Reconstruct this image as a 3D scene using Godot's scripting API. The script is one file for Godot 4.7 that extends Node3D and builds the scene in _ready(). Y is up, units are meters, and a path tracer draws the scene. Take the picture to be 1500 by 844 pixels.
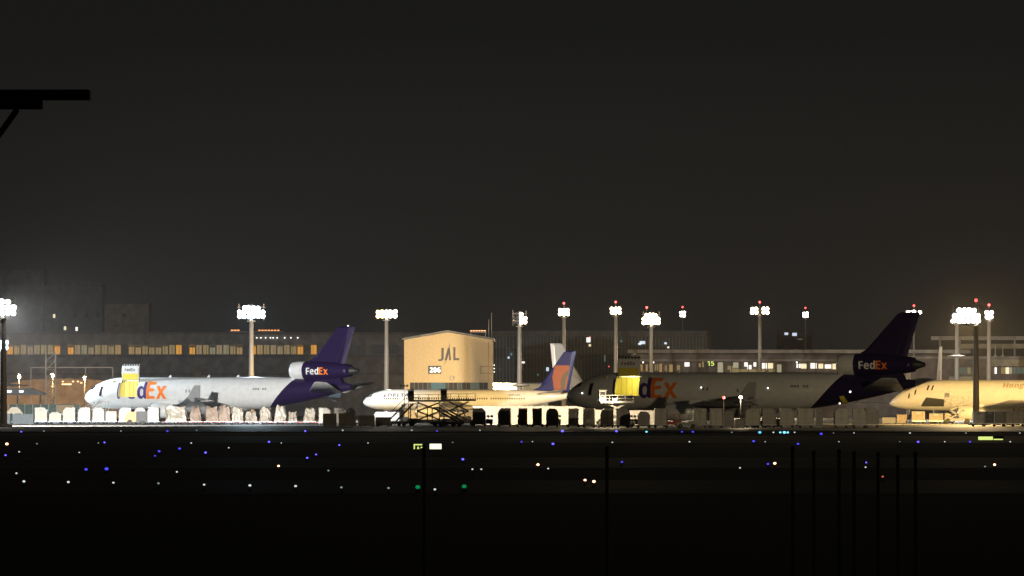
extends Node3D
# Night view over an airfield: parked cargo jets, floodlight masts, hangar and terminal, seen through a long lens.

const F := 12440.0      # focal length in pixels of a 1500-pixel-wide frame
const EYE := 3.8        # eye height above the apron
const HOR := 590.0      # image row of the horizon
const ORD := ["first", "second", "third", "fourth", "fifth", "sixth", "seventh", "eighth", "ninth", "tenth", "eleventh", "twelfth", "thirteenth", "fourteenth", "fifteenth", "sixteenth", "seventeenth", "eighteenth", "nineteenth", "twentieth", "twenty-first", "twenty-second", "twenty-third", "twenty-fourth"]

var M := {}
var taken := {}
var rng := RandomNumberGenerator.new()
var shared := {}
var bold_font: SystemFont

# ---------------------------------------------------------------- helpers
func spot(px: float, s: float, y := 0.0) -> Vector3:
	return Vector3((px - 750.0) / s, y, -F / s)

func gy(py: float, s: float) -> float:
	return EYE + (HOR - py) / s

func numbered(called: String) -> String:
	var n: int = taken.get(called, 0)
	taken[called] = n + 1
	return called if n == 0 else "%s_%03d" % [called, n]

func tag(o: Node, label: String, category: String, group := "") -> void:
	o.set_meta("label", label)
	o.set_meta("category", category)
	if group != "":
		o.set_meta("group", group)

func thing(called: String, label: String, category: String, at := Vector3.ZERO, turn := 0.0, group := "") -> Node3D:
	var o := Node3D.new()
	o.name = numbered(called)
	add_child(o)
	o.position = at
	o.rotation.y = turn
	tag(o, label, category, group)
	return o

func part(parent: Node, called: String, mesh: Mesh, m: Material, at := Vector3.ZERO, b := Basis()) -> MeshInstance3D:
	var o := MeshInstance3D.new()
	o.name = called
	o.mesh = mesh
	o.material_override = m
	o.transform = Transform3D(b, at)
	parent.add_child(o, true)
	return o

func struct(called: String, mesh: Mesh, m: Material, at := Vector3.ZERO) -> MeshInstance3D:
	var o := part(self, numbered(called), mesh, m, at)
	o.set_meta("kind", "structure")
	return o

func noise_tex(sd: int, freq: float, lo: float, hi: float, size := 512) -> NoiseTexture2D:
	var n := FastNoiseLite.new()
	n.seed = sd
	n.frequency = freq
	n.fractal_octaves = 5
	var g := Gradient.new()
	g.set_color(0, Color(lo, lo, lo))
	g.set_color(1, Color(hi, hi, hi))
	var t := NoiseTexture2D.new()
	t.width = size
	t.height = size
	t.seamless = true
	t.noise = n
	t.color_ramp = g
	return t

func mat(called: String, c: Color, rough := 0.7, metal := 0.0, tex: Texture2D = null, scale := 0.1) -> StandardMaterial3D:
	var m := StandardMaterial3D.new()
	m.resource_name = called
	m.albedo_color = c.linear_to_srgb()
	m.roughness = rough
	m.metallic = metal
	if tex:
		m.albedo_texture = tex
		m.uv1_triplanar = true
		m.uv1_world_triplanar = true
		m.uv1_scale = Vector3.ONE * scale
	M[called] = m
	return m

func glow(called: String, c: Color, energy: float) -> StandardMaterial3D:
	var m := mat(called, Color(0.6, 0.6, 0.6), 0.4)
	m.emission_enabled = true
	m.emission = c.linear_to_srgb()
	m.emission_energy_multiplier = energy
	return m

func paint(called: String, c: Color, rough := 0.3, tex: Texture2D = null, scale := 0.1) -> StandardMaterial3D:
	var m := mat(called, c, rough, 0.0, tex, scale)
	m.clearcoat_enabled = true
	m.clearcoat = 0.6
	m.clearcoat_roughness = 0.12
	return m

class MB:
	var st := SurfaceTool.new()
	var group := 0
	func _init() -> void:
		st.begin(Mesh.PRIMITIVE_TRIANGLES)
	func solid(t: PackedVector3Array, smooth := false) -> MB:
		var v := 0.0
		var o: Vector3 = t[0]
		for i in range(0, t.size(), 3):
			v += (t[i] - o).dot((t[i + 1] - o).cross(t[i + 2] - o))
		group += 1
		st.set_smooth_group(group if smooth else -1)
		for i in range(0, t.size(), 3):
			st.add_vertex(t[i])
			st.add_vertex(t[i + 2] if v > 0.0 else t[i + 1])
			st.add_vertex(t[i + 1] if v > 0.0 else t[i + 2])
		return self
	func sheet(t: PackedVector3Array, smooth := false) -> MB:
		group += 1
		st.set_smooth_group(group if smooth else -1)
		for p in t:
			st.add_vertex(p)
		return self
	func box(c: Vector3, size: Vector3, b := Basis()) -> MB:
		var p := []
		for i in 8:
			p.append(c + b * (size * Vector3((i & 1) - 0.5, ((i >> 1) & 1) - 0.5, ((i >> 2) & 1) - 0.5)))
		var t := PackedVector3Array()
		for q in [[0, 1, 3, 2], [4, 6, 7, 5], [0, 4, 5, 1], [2, 3, 7, 6], [0, 2, 6, 4], [1, 5, 7, 3]]:
			t.append_array([p[q[0]], p[q[1]], p[q[2]], p[q[0]], p[q[2]], p[q[3]]])
		return solid(t)
	func bar(a: Vector3, b: Vector3, w: float, h := -1.0) -> MB:
		var d := (b - a).normalized()
		var up := Vector3.UP if absf(d.y) < 0.95 else Vector3.RIGHT
		var x := up.cross(d).normalized()
		return box((a + b) / 2.0, Vector3(w, w if h < 0 else h, (b - a).length()), Basis(x, d.cross(x), d))
	func loft(rings: Array, caps := true, smooth := true) -> MB:
		var t := PackedVector3Array()
		var n: int = rings[0].size()
		for i in rings.size() - 1:
			for j in n:
				var k := (j + 1) % n
				t.append_array([rings[i][j], rings[i + 1][j], rings[i + 1][k], rings[i][j], rings[i + 1][k], rings[i][k]])
		if caps:
			for e in [[rings[0], false], [rings[-1], true]]:
				var c := Vector3.ZERO
				for p in e[0]:
					c += p
				c /= n
				for j in n:
					var k := (j + 1) % n
					if e[1]:
						t.append_array([c, e[0][k], e[0][j]])
					else:
						t.append_array([c, e[0][j], e[0][k]])
		return solid(t, smooth)
	func tube(a: Vector3, b: Vector3, r0: float, r1 := -1.0, n := 10) -> MB:
		var d := (b - a).normalized()
		var u := (Vector3.UP if absf(d.y) < 0.95 else Vector3.RIGHT).cross(d).normalized()
		var w := d.cross(u)
		var ra := []
		var rb := []
		var r := r0 if r1 < 0 else r1
		for i in n:
			var q := u * cos(TAU * i / n) + w * sin(TAU * i / n)
			ra.append(a + q * r0)
			rb.append(b + q * r)
		return loft([ra, rb], true, n > 6)
	func lathe(c: Vector3, axis: Vector3, profile: Array, n := 16, caps := true) -> MB:
		var u := (Vector3.UP if absf(axis.y) < 0.95 else Vector3.RIGHT).cross(axis).normalized()
		var w := axis.cross(u)
		var rings := []
		for p in profile:
			var r := []
			for i in n:
				r.append(c + axis * p[0] + (u * cos(TAU * i / n) + w * sin(TAU * i / n)) * p[1])
			rings.append(r)
		return loft(rings, caps)
	func ball(c: Vector3, r: float, n := 8, squash := 1.0) -> MB:
		var rings := []
		for i in range(1, n):
			var a := PI * i / n
			var ring := []
			for j in n + 2:
				ring.append(c + Vector3(sin(a) * cos(TAU * j / (n + 2)), -cos(a) * squash, sin(a) * sin(TAU * j / (n + 2))) * r)
			rings.append(ring)
		return loft(rings)
	# polygon in the x-y plane, extruded along z; inset > 0 bevels both faces towards the middle
	func prism(poly: PackedVector2Array, z0: float, z1: float) -> MB:
		var idx := Geometry2D.triangulate_polygon(poly)
		var t := PackedVector3Array()
		for i in range(0, idx.size(), 3):
			var a := poly[idx[i]]
			var b := poly[idx[i + 1]]
			var c := poly[idx[i + 2]]
			if (b - a).cross(c - a) < 0:
				var s := b
				b = c
				c = s
			t.append_array([Vector3(a.x, a.y, z1), Vector3(b.x, b.y, z1), Vector3(c.x, c.y, z1), Vector3(a.x, a.y, z0), Vector3(c.x, c.y, z0), Vector3(b.x, b.y, z0)])
		var ccw := not Geometry2D.is_polygon_clockwise(poly)
		for i in poly.size():
			var a := poly[i] if ccw else poly[(i + 1) % poly.size()]
			var b := poly[(i + 1) % poly.size()] if ccw else poly[i]
			t.append_array([Vector3(a.x, a.y, z0), Vector3(b.x, b.y, z0), Vector3(b.x, b.y, z1), Vector3(a.x, a.y, z0), Vector3(b.x, b.y, z1), Vector3(a.x, a.y, z1)])
		return solid(t)
	func fin(poly: PackedVector2Array, thick: float, inset := 0.8) -> MB:
		var c := Vector2.ZERO
		for p in poly:
			c += p
		c /= poly.size()
		var rings := []
		for q in [[inset, -0.5], [1.0, 0.0], [inset, 0.5]]:
			var r := []
			for p in poly:
				var v: Vector2 = c + (p - c) * Vector2(q[0], lerpf(1.0, q[0], 0.25))
				r.append(Vector3(v.x, v.y, thick * q[1]))
			rings.append(r)
		return loft(rings, true, false)
	func done() -> ArrayMesh:
		st.generate_normals()
		return st.commit()

func boxmesh(size: Vector3) -> Mesh:
	if not shared.has(size):
		shared[size] = MB.new().box(Vector3.ZERO, size).done()
	return shared[size]

func text_tris(text: String, depth := 0.0) -> PackedVector3Array:
	var t := TextMesh.new()
	t.font = bold_font
	t.text = text
	t.font_size = 64
	t.pixel_size = 0.01
	t.depth = depth
	t.curve_step = 4.0
	var a := t.get_mesh_arrays()
	var out := PackedVector3Array()
	if a[Mesh.ARRAY_INDEX] != null and a[Mesh.ARRAY_INDEX].size() > 0:
		for i in a[Mesh.ARRAY_INDEX]:
			out.append(a[Mesh.ARRAY_VERTEX][i])
	else:
		out = a[Mesh.ARRAY_VERTEX]
	return out

func bounds(t: PackedVector3Array) -> AABB:
	var b := AABB(t[0], Vector3.ZERO)
	for p in t:
		b = b.expand(p)
	return b

func split_to(t: PackedVector3Array, longest: float) -> PackedVector3Array:
	for pass_ in 7:
		var out := PackedVector3Array()
		var cut := false
		for i in range(0, t.size(), 3):
			var p := [t[i], t[i + 1], t[i + 2]]
			var best := 0
			var far := 0.0
			for k in 3:
				var d: float = p[k].distance_to(p[(k + 1) % 3])
				if d > far:
					far = d
					best = k
			if far <= longest:
				out.append_array(p)
			else:
				cut = true
				var a: Vector3 = p[best]
				var b: Vector3 = p[(best + 1) % 3]
				var c: Vector3 = p[(best + 2) % 3]
				var m := (a + b) / 2.0
				out.append_array([a, m, c, m, b, c])
		t = out
		if not cut:
			break
	return t

# lettering fitted to a box in the x-y plane and laid on the surface z = zf(x, y); every letter is a part, small print is one part
func lettering(parent: Node, called: String, text: String, m: Material, x0: float, width: float, y0: float, height: float, zf: Callable, longest := 0.4, keep = null) -> void:
	var whole := bounds(text_tris(text))
	var groups := []
	if height < 1.0 and called != "lit_number_sign":
		groups = [[text, 0.0, whole.size.x]]
	else:
		for i in text.length():
			if text[i] == " ":
				continue
			var upto := bounds(text_tris(text.substr(0, i + 1)))
			var own := bounds(text_tris(text[i])).size.x
			groups.append([text[i], upto.size.x - own, own])
	for g in groups:
		var t := text_tris(g[0])
		var b := bounds(t)
		for i in t.size():
			t[i] = Vector3(x0 + (t[i].x - b.position.x + g[1]) / whole.size.x * width, y0 + (t[i].y - whole.position.y) / whole.size.y * height, 0)
		t = split_to(t, longest)
		var out := PackedVector3Array()
		for i in range(0, t.size(), 3):
			var c := (t[i] + t[i + 1] + t[i + 2]) / 3.0
			if keep == null or keep.call(c.x, c.y):
				for k in 3:
					out.append(Vector3(t[i + k].x, t[i + k].y, zf.call(t[i + k].x, t[i + k].y)))
		if out.is_empty():
			continue
		var o := part(parent, called if groups.size() == 1 else ("lit_letter_sign" if called.begins_with("lit") else "letter"), MB.new().sheet(out, true).done(), m)
		if g[0].length() > 1:
			o.set_meta("kind", "stuff")

func ratio(text: String) -> float:
	return bounds(text_tris(text)).size.x

# ---------------------------------------------------------------- light masts
func mast(px: float, s: float, head_py: float, label: String, look: String, energy: float, cols: int, rows: int, o := {}) -> Node3D:
	var at := spot(px, s)
	var h := gy(head_py, s)
	var t := thing("light_mast", label, "light mast", at, 0.0, "apron floodlight masts")
	var r: float = o.get("r", 0.6)
	part(t, "pole", MB.new().lathe(Vector3.ZERO, Vector3.UP, [[0, r], [h * 0.5, r * 0.8], [h - 1.0, r * 0.6]], 14).done(), M.mast_steel)
	part(t, "base_plate", MB.new().lathe(Vector3.ZERO, Vector3.UP, [[0, r * 2.4], [0.25, r * 2.4], [0.5, r * 1.1]], 14).done(), M.mast_steel)
	if o.has("ring"):
		part(t, "collar", MB.new().lathe(Vector3(0, gy(o.ring, s), 0), Vector3.UP, [[-0.3, r], [-0.05, r * 3.4], [0.15, r * 3.4], [0.4, r]], 14).done(), M.mast_steel)
	var wide: float = o.get("pitch", 0.9) * cols
	var shift: float = o.get("shift", 0.0)
	var frame := MB.new()
	for k in rows:
		frame.bar(Vector3(shift - wide / 2, h + (k - (rows - 1) / 2.0) * 0.95, 0), Vector3(shift + wide / 2, h + (k - (rows - 1) / 2.0) * 0.95, 0), 0.12)
	for k in [-1, 1]:
		frame.bar(Vector3(shift + k * wide * 0.45, h - rows * 0.55, 0), Vector3(shift + k * wide * 0.45, h + rows * 0.55, 0), 0.12)
	frame.bar(Vector3(0, h - 1.2, 0), Vector3(0, h + rows * 0.5, 0), 0.25)
	frame.box(Vector3(shift * 0.5, h - rows * 0.5 - 0.35, 0), Vector3(maxf(1.6, absf(shift) + 1.4), 0.12, 1.6))
	part(t, "head_frame", frame.done(), M.mast_steel)
	var gm: Material = M["lamp_" + ("white" if o.get("white", false) else look)]
	var dark: Array = o.get("dark", [])
	var flood_bowl: Mesh = shared.get_or_add("flood_bowl", MB.new().lathe(Vector3.ZERO, Vector3.BACK, [[-0.3, 0.12], [-0.15, 0.26], [0.12, 0.45], [0.16, 0.45]], 14).done())
	var flood_lens: Mesh = shared.get_or_add("flood_lens", MB.new().lathe(Vector3.ZERO, Vector3.BACK, [[0.15, 0.44], [0.2, 0.43], [0.24, 0.25]], 14).done())
	var n := 0
	for side in o.get("sides", [1, -1]):
		for k in rows:
			for c in cols:
				n += 1
				if rows > 2 and k == 2 and c in [0, cols - 1]:
					continue
				var tilt := Basis(Vector3.RIGHT, side * 0.32)
				var p := Vector3(shift + (c - (cols - 1) / 2.0) * o.get("pitch", 0.9), h + (k - (rows - 1) / 2.0) * 0.86 + rng.randf_range(-0.06, 0.06), side * 0.34)
				tilt = Basis(Vector3.UP, rng.randf_range(-0.5, 0.5)) * Basis(Vector3.RIGHT, side * rng.randf_range(0.12, 0.5))
				var fl := part(t, "floodlight", flood_bowl, M.mast_steel, p, tilt * Basis(Vector3.UP, 0.0 if side > 0 else PI))
				part(fl, "lens", flood_lens, M.lamp_off if side == 1 and c in dark else (M.lamp_gold if c in o.get("gold", []) else gm))
	if o.get("red", false):
		var ob := part(t, "obstruction_light", MB.new().tube(Vector3(0, -0.5, 0), Vector3(0, 0.1, 0), 0.08).done(), M.mast_steel, Vector3(o.get("red_at", 0.0), h + rows * 0.5 + 0.75, 0))
		part(ob, "lens", MB.new().ball(Vector3(0, 0.3, 0), 0.27).done(), M.lamp_red)
	var beams: Array = o.get("beams", [[energy, Vector3(0, -0.55, 1), 68.0], [energy, Vector3(0, -0.55, -1), 68.0]])
	for q in beams:
		var l := SpotLight3D.new()
		l.name = "floodlight_beam"
		l.light_energy = q[0]
		l.light_color = M["lamp_" + look].emission
		l.light_size = 1.0
		l.spot_angle = q[2]
		l.spot_angle_attenuation = q[3] if q.size() > 3 else 0.5
		l.spot_range = 900.0
		l.shadow_enabled = true
		t.add_child(l, true)
		var d: Vector3 = q[1].normalized()
		var flat := Vector3(d.x, 0, d.z).normalized()
		l.look_at_from_position(at + Vector3(shift, h - 0.2, 0) + flat * (1.5 + absf(flat.x) * wide * 0.5), at + Vector3(shift, h - 0.2, 0) + flat * (1.5 + absf(flat.x) * wide * 0.5) + d)
	return t

# ---------------------------------------------------------------- aircraft
func prof(P: Dictionary, x: float) -> Vector3:
	var t := clampf(x / P.nl, 0.0, 1.0)
	var ft := pow(1.0 - pow(1.0 - t, 2.1), P.get("nt", 0.72))
	var fb := pow(1.0 - pow(1.0 - t, 3.0), 0.55)
	var fw := pow(1.0 - pow(1.0 - t, 2.4), 0.62)
	var u := clampf((x - P.ts) / (P.L - P.ts), 0.0, 1.0)
	var top: float = lerpf(P.tip, P.T, ft)
	var bot: float = lerpf(P.tip, P.B, fb)
	top = lerpf(top, P.tt, pow(u, 2.6))
	bot = lerpf(bot, P.tb, pow(u, 1.45))
	return Vector3(top, bot, lerpf(P.W * fw, P.tw, pow(u, 1.7)))

func skin_at(P: Dictionary, x: float, a: float) -> Vector3:
	var q := prof(P, x)
	return Vector3(x, (q.x + q.y) / 2 + (q.x - q.y) / 2 * sin(a), q.z * cos(a))

func side_z(P: Dictionary, x: float, y: float, off := 0.03) -> float:
	var q := prof(P, x)
	var v := clampf((y - (q.x + q.y) / 2) / maxf((q.x - q.y) / 2, 0.01), -1, 1)
	return q.z * sqrt(1 - v * v) + off

func skin(P: Dictionary, n: int, xf: Callable, angles: Array, hole: Callable, tail_cap := false) -> ArrayMesh:
	var t := PackedVector3Array()
	var m := angles.size()
	for i in n - 1:
		for j in m:
			var a: float = angles[j]
			var b: float = angles[(j + 1) % m] + (TAU if j == m - 1 else 0.0)
			if hole.call(xf.call(i, a), xf.call(i + 1, a), a, b):
				continue
			var p := skin_at(P, xf.call(i, a), a)
			var q := skin_at(P, xf.call(i + 1, a), a)
			var r := skin_at(P, xf.call(i + 1, b), b)
			var w := skin_at(P, xf.call(i, b), b)
			t.append_array([p, r, q, p, w, r])
	var mb := MB.new().sheet(t, true)
	if tail_cap:
		var cap := PackedVector3Array()
		var c: Vector3 = Vector3(P.L, (P.tt + P.tb) / 2, 0)
		for j in m:
			cap.append_array([c, skin_at(P, P.L, angles[(j + 1) % m]), skin_at(P, P.L, angles[j])])
		mb.sheet(cap)
	return mb.done()

# a patch on the port side given by four (x, y) corners
func patch(P: Dictionary, c: Array, off := 0.035, n := 5) -> ArrayMesh:
	var t := PackedVector3Array()
	var f := func(u: float, v: float) -> Vector3:
		var p: Vector2 = c[0].lerp(c[1], u).lerp(c[3].lerp(c[2], u), v)
		return Vector3(p.x, p.y, side_z(P, p.x, p.y, off))
	for i in n:
		for j in n:
			var a: Vector3 = f.call(float(i) / n, float(j) / n)
			var b: Vector3 = f.call(float(i + 1) / n, float(j) / n)
			var d: Vector3 = f.call(float(i + 1) / n, float(j + 1) / n)
			var e: Vector3 = f.call(float(i) / n, float(j + 1) / n)
			t.append_array([a, d, b, a, e, d])
	return MB.new().sheet(t, true).done()

const AIRFOIL := [[0.0, 0.0], [0.03, 0.42], [0.12, 0.78], [0.32, 1.0], [0.55, 0.85], [0.8, 0.42], [1.0, 0.04], [1.0, -0.04], [0.75, -0.2], [0.4, -0.5], [0.12, -0.45], [0.03, -0.28]]

# sections: [leading edge, chord, thickness]
func wing_mesh(sections: Array, side := 1.0) -> ArrayMesh:
	var rings := []
	for s in sections:
		var r := []
		for p in AIRFOIL:
			r.append(Vector3(s[0].x + p[0] * s[1], s[0].y + p[1] * s[2] * 0.6, s[0].z * side))
		rings.append(r)
	return MB.new().loft(rings).done()

func ring_angles(extra: Array) -> Array:
	var a := []
	for i in 36:
		a.append(deg_to_rad(-90.0 + i * 10.0))
	for e in extra:
		var keep := []
		for v in a:
			if absf(v - e) > 0.06:
				keep.append(v)
		keep.append(e)
		keep.sort()
		a = keep
	return a

const NOSE := [0.0, 0.03, 0.1, 0.25, 0.5, 0.85, 1.3, 1.9, 2.6, 3.5, 4.6, 6.0, 7.5, 9.0]

func engine(parent: Node, at: Vector3, length: float, r: float, shell: Material, pylon_top: float, pylon_x: float) -> void:
	var e := part(parent, "engine", MB.new().lathe(at, Vector3.RIGHT, [[0.0, r * 0.86], [0.05, r * 0.95], [0.25, r], [length * 0.35, r * 1.03], [length * 0.65, r * 0.92], [length * 0.68, r * 0.6], [length * 0.9, r * 0.42], [length, r * 0.34]], 22, false).done(), shell)
	part(e, "intake_lip", MB.new().lathe(at, Vector3.RIGHT, [[0.0, r * 0.87], [-0.08, r * 0.92], [0.0, r * 0.985], [0.25, r * 1.006], [0.26, r * 0.8], [0.0, r * 0.84]], 22, false).done(), M.bare_metal)
	part(e, "fan", MB.new().lathe(at, Vector3.RIGHT, [[0.1, 0.02], [0.5, r * 0.25], [0.55, r * 0.9], [0.7, r * 0.9]], 22).done(), M.dark_metal)
	part(e, "exhaust_cone", MB.new().lathe(at, Vector3.RIGHT, [[length * 0.85, r * 0.3], [length * 1.15, 0.05]], 14).done(), M.dark_metal)
	part(e, "pylon", MB.new().box(Vector3(at.x + pylon_x, (at.y + r + pylon_top) / 2 - 0.1, at.z), Vector3(length * 0.7, pylon_top - at.y - r + 0.5, 0.35), Basis(Vector3.BACK, 0.08)).done(), shell)

func gear(parent: Node, x: float, z: float, top: float, r: float, pairs: Array) -> void:
	var g := part(parent, "landing_gear", MB.new().tube(Vector3(x, r, z), Vector3(x, top, z), 0.16).tube(Vector3(x, top * 0.5, z), Vector3(x + 1.3, top, z), 0.08).done(), M.bare_metal)
	for p in pairs:
		for k in [-1, 1]:
			part(g, "wheel", MB.new().lathe(Vector3(x + p, r, z + k * 0.42), Vector3.BACK, [[-0.18, r * 0.8], [-0.12, r], [0.12, r], [0.18, r * 0.8]], 16).done(), M.rubber)

func cargo_jet(label: String, at: Vector3, turn: float, hold_energy: float) -> Node3D:
	var P := {"L": 58.6, "T": 8.6, "B": 2.58, "W": 3.01, "tip": 4.75, "nl": 9.0, "ts": 38.0, "tt": 7.3, "tb": 6.3, "tw": 0.25}
	var t := thing("cargo_jet", label, "cargo jet", at, turn, "three-engined cargo jets with purple tails")
	var none := func(_a, _b, _c, _d): return false
	# main deck door opening x 9.4..13.4, from floor to upper side
	var lo := asin((4.9 - 5.59) / 3.01)
	var hi := asin((8.0 - 5.59) / 3.01)
	var ang := ring_angles([lo, hi])
	var xs := NOSE + [9.4, 11.4, 13.4, 17.0, 22.0, 28.0, 34.0, 38.0]
	var n0 := xs.size()
	var edge := func(a: float) -> float: return 41.0 + 6.3 * pow((sin(a) + 1.0) / 2.0, 0.65)
	var white := func(i: int, a: float) -> float: return xs[i] if i < n0 else lerpf(38.0, edge.call(a), (i - n0 + 1) / 4.0)
	var hole := func(x0: float, x1: float, a: float, b: float) -> bool: return x0 > 9.39 and x1 < 13.41 and a > lo - 0.01 and b < hi + 0.01
	part(t, "fuselage", skin(P, n0 + 4, white, ang, hole), M.jet_white)
	var dark := func(i: int, a: float) -> float: return lerpf(edge.call(a), 49.0, i / 5.0) if i < 5 else 49.0 + (i - 5) * 1.2
	part(t, "tail_section", skin(P, 14, dark, ang, none, true), M.jet_purple)
	# cargo hold behind the open door
	var hold := part(t, "cargo_hold", MB.new().box(Vector3(11.4, 4.78, 0.2), Vector3(7.6, 0.12, 4.8)).box(Vector3(11.4, 6.4, -2.1), Vector3(7.6, 3.2, 0.1)).box(Vector3(7.6, 6.4, 0.1), Vector3(0.1, 3.2, 4.3)).box(Vector3(15.2, 6.4, 0.1), Vector3(0.1, 3.2, 4.3)).box(Vector3(11.4, 8.02, -0.6), Vector3(7.6, 0.08, 3.0)).done(), M.hold_yellow)
	part(hold, "ceiling_lamp", boxmesh(Vector3(4.0, 0.06, 0.3)), M.lamp_hold, Vector3(11.4, 7.93, 0.0))
	var rib := MB.new()
	for k in 7:
		rib.box(Vector3(8.6 + k * 0.9, 6.4, -2.02), Vector3(0.1, 3.1, 0.1))
	part(hold, "wall_rib", rib.done(), M.hold_rib)
	var l := OmniLight3D.new()
	l.name = "hold_light"
	l.light_energy = hold_energy
	l.light_color = Color(1, 0.95, 0.62)
	l.light_size = 0.3
	l.omni_range = 60
	l.shadow_enabled = true
	hold.add_child(l)
	l.position = Vector3(11.4, 7.6, 0.4)
	# the raised door, hinged at the upper side
	var dz := 1.75
	var door_rings := []
	for q in [[8.02, 0.15], [8.8, 0.34], [9.7, 0.4], [10.5, 0.3], [11.1, 0.1]]:
		door_rings.append([Vector3(9.5, q[0], dz + q[1]), Vector3(13.3, q[0], dz + q[1]), Vector3(13.3, q[0], dz + q[1] - 0.16), Vector3(9.5, q[0], dz + q[1] - 0.16)])
	var door := part(t, "cargo_door", MB.new().loft(door_rings, true, false).done(), M.jet_white)
	part(door, "door_lining", boxmesh(Vector3(3.4, 1.15, 0.06)), M.lining_yellow, Vector3(11.4, 8.72, dz + 0.4))
	part(door, "inner_panel", boxmesh(Vector3(3.4, 1.25, 0.06)), M.panel_white, Vector3(11.4, 9.95, dz + 0.41))
	var latch := MB.new()
	for k in 7:
		latch.box(Vector3(9.75 + k * 0.55, 10.95, dz + 0.22), Vector3(0.3, 0.34, 0.14))
	part(door, "latch_row", latch.done(), M.dark_metal)
	lettering(door, "lettering", "FedEx", M.print_dark, 10.2, 2.3, 9.75, 0.6, func(_x, _y): return dz + 0.445)
	for sx in [9.55, 13.25]:
		part(door, "door_arm", MB.new().bar(Vector3(sx, 7.6, 1.9), Vector3(sx, 9.6, dz + 0.1), 0.12).done(), M.dark_metal)
	# fuselage lettering, two colours
	var wa := ratio("Fed")
	var wb := ratio("Ex")
	var total := 10.9
	var ka := wa / (wa + wb + 0.04)
	lettering(t, "lettering", "Fed", M.print_purple, 9.0, total * ka, 4.5, 3.3, func(x, y): return side_z(P, x, y, 0.04), 0.22, func(x, y): return x < 9.3 or x > 13.5 or y < 4.85)
	lettering(t, "lettering", "Ex", M.print_orange, 9.05 + total * ka, total * (1 - ka), 4.5, 3.25, func(x, y): return side_z(P, x, y, 0.04))
	lettering(t, "small_lettering", "Express", M.print_grey, 19.2, 3.2, 3.25, 0.75, func(x, y): return side_z(P, x, y, 0.04))
	for k in 6:
		if k != 3:
			part(t, "registration_mark", patch(P, [Vector2(39.0 + k * 0.5, 6.2), Vector2(39.36 + k * 0.5, 6.2), Vector2(39.36 + k * 0.5, 6.55), Vector2(39.0 + k * 0.5, 6.55)], 0.035, 2), M.print_grey)
	# cockpit windows and forward door
	for w in [[Vector2(1.55, 6.15), Vector2(2.2, 6.3), Vector2(2.5, 7.05), Vector2(1.95, 6.85)], [Vector2(2.3, 6.3), Vector2(3.0, 6.42), Vector2(3.2, 7.05), Vector2(2.6, 7.02)], [Vector2(0.95, 5.95), Vector2(1.45, 6.1), Vector2(1.85, 6.75), Vector2(1.35, 6.4)]]:
		part(t, "cockpit_window", patch(P, w), M.cockpit_glass)
	part(t, "crew_door", patch(P, [Vector2(4.7, 5.0), Vector2(5.3, 5.0), Vector2(5.6, 6.9), Vector2(5.0, 6.9)]), M.cockpit_glass)
	for sx in [[24.2, 5.7], [24.9, 5.7], [30.0, 5.4]]:
		part(t, "side_hatch", patch(P, [Vector2(sx[0], sx[1]), Vector2(sx[0] + 0.3, sx[1]), Vector2(sx[0] + 0.3, sx[1] + 0.55), Vector2(sx[0], sx[1] + 0.55)]), M.print_grey)
	for sx in [18.5, 27.0, 33.5]:
		part(t, "antenna", MB.new().fin(PackedVector2Array([Vector2(sx, 8.5), Vector2(sx + 0.7, 8.5), Vector2(sx + 0.75, 9.0), Vector2(sx + 0.45, 9.0)]), 0.1).done(), M.jet_white)
	# wings with winglets and engines
	for side in [1.0, -1.0]:
		var w := part(t, "wing", wing_mesh([[Vector3(20.0, 3.3, 1.5), 13.2, 1.5], [Vector3(21.8, 3.45, 3.0), 11.6, 1.35], [Vector3(28.0, 4.0, 10.5), 7.4, 0.85], [Vector3(38.3, 4.75, 25.2), 2.9, 0.32]], side), M.jet_grey)
		part(w, "winglet", MB.new().loft([[Vector3(38.5, 4.75, 25.2 * side), Vector3(41.2, 4.75, 25.2 * side), Vector3(41.2, 4.75, 25.35 * side), Vector3(38.5, 4.75, 25.35 * side)], [Vector3(40.4, 7.0, 25.9 * side), Vector3(41.7, 7.0, 25.9 * side), Vector3(41.7, 7.0, 25.98 * side), Vector3(40.4, 7.0, 25.98 * side)]], true, false).done(), M.jet_grey)
		part(w, "winglet", MB.new().loft([[Vector3(38.5, 4.75, 25.2 * side), Vector3(40.0, 4.75, 25.2 * side), Vector3(40.0, 4.75, 25.3 * side), Vector3(38.5, 4.75, 25.3 * side)], [Vector3(39.6, 4.0, 25.6 * side), Vector3(40.2, 4.0, 25.6 * side), Vector3(40.2, 4.0, 25.66 * side), Vector3(39.6, 4.0, 25.66 * side)]], true, false).done(), M.jet_grey)
		for fx in [6.0, 12.0, 17.5]:
			var lx: float = 21.8 + (fx - 3.0) * 0.745
			var ch: float = 11.6 - (fx - 3.0) * 0.42
			part(w, "flap_fairing", MB.new().lathe(Vector3(lx + ch * 0.55, 3.2 + fx * 0.055, fx * side), Vector3.RIGHT, [[0, 0.05], [0.8, 0.3], [2.2, 0.32], [3.8, 0.05]], 8).done(), M.jet_grey)
		engine(t, Vector3(20.2, 2.35, 8.3 * side), 6.6, 1.4, M.jet_purple if side > 1 else M.jet_white, 4.0, 3.6)
		# tailplane
		part(t, "tailplane", wing_mesh([[Vector3(49.6, 5.65, 0.5), 7.4, 0.8], [Vector3(56.0, 7.55, 9.0), 2.7, 0.26]], side), M.jet_tailplane)
		gear(t, 33.0, 5.3 * side, 3.6, 0.62, [-0.8, 0.8])
	gear(t, 33.6, 0.0, 3.0, 0.58, [0.0])
	gear(t, 6.8, 0.0, 3.0, 0.5, [0.0])
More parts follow.
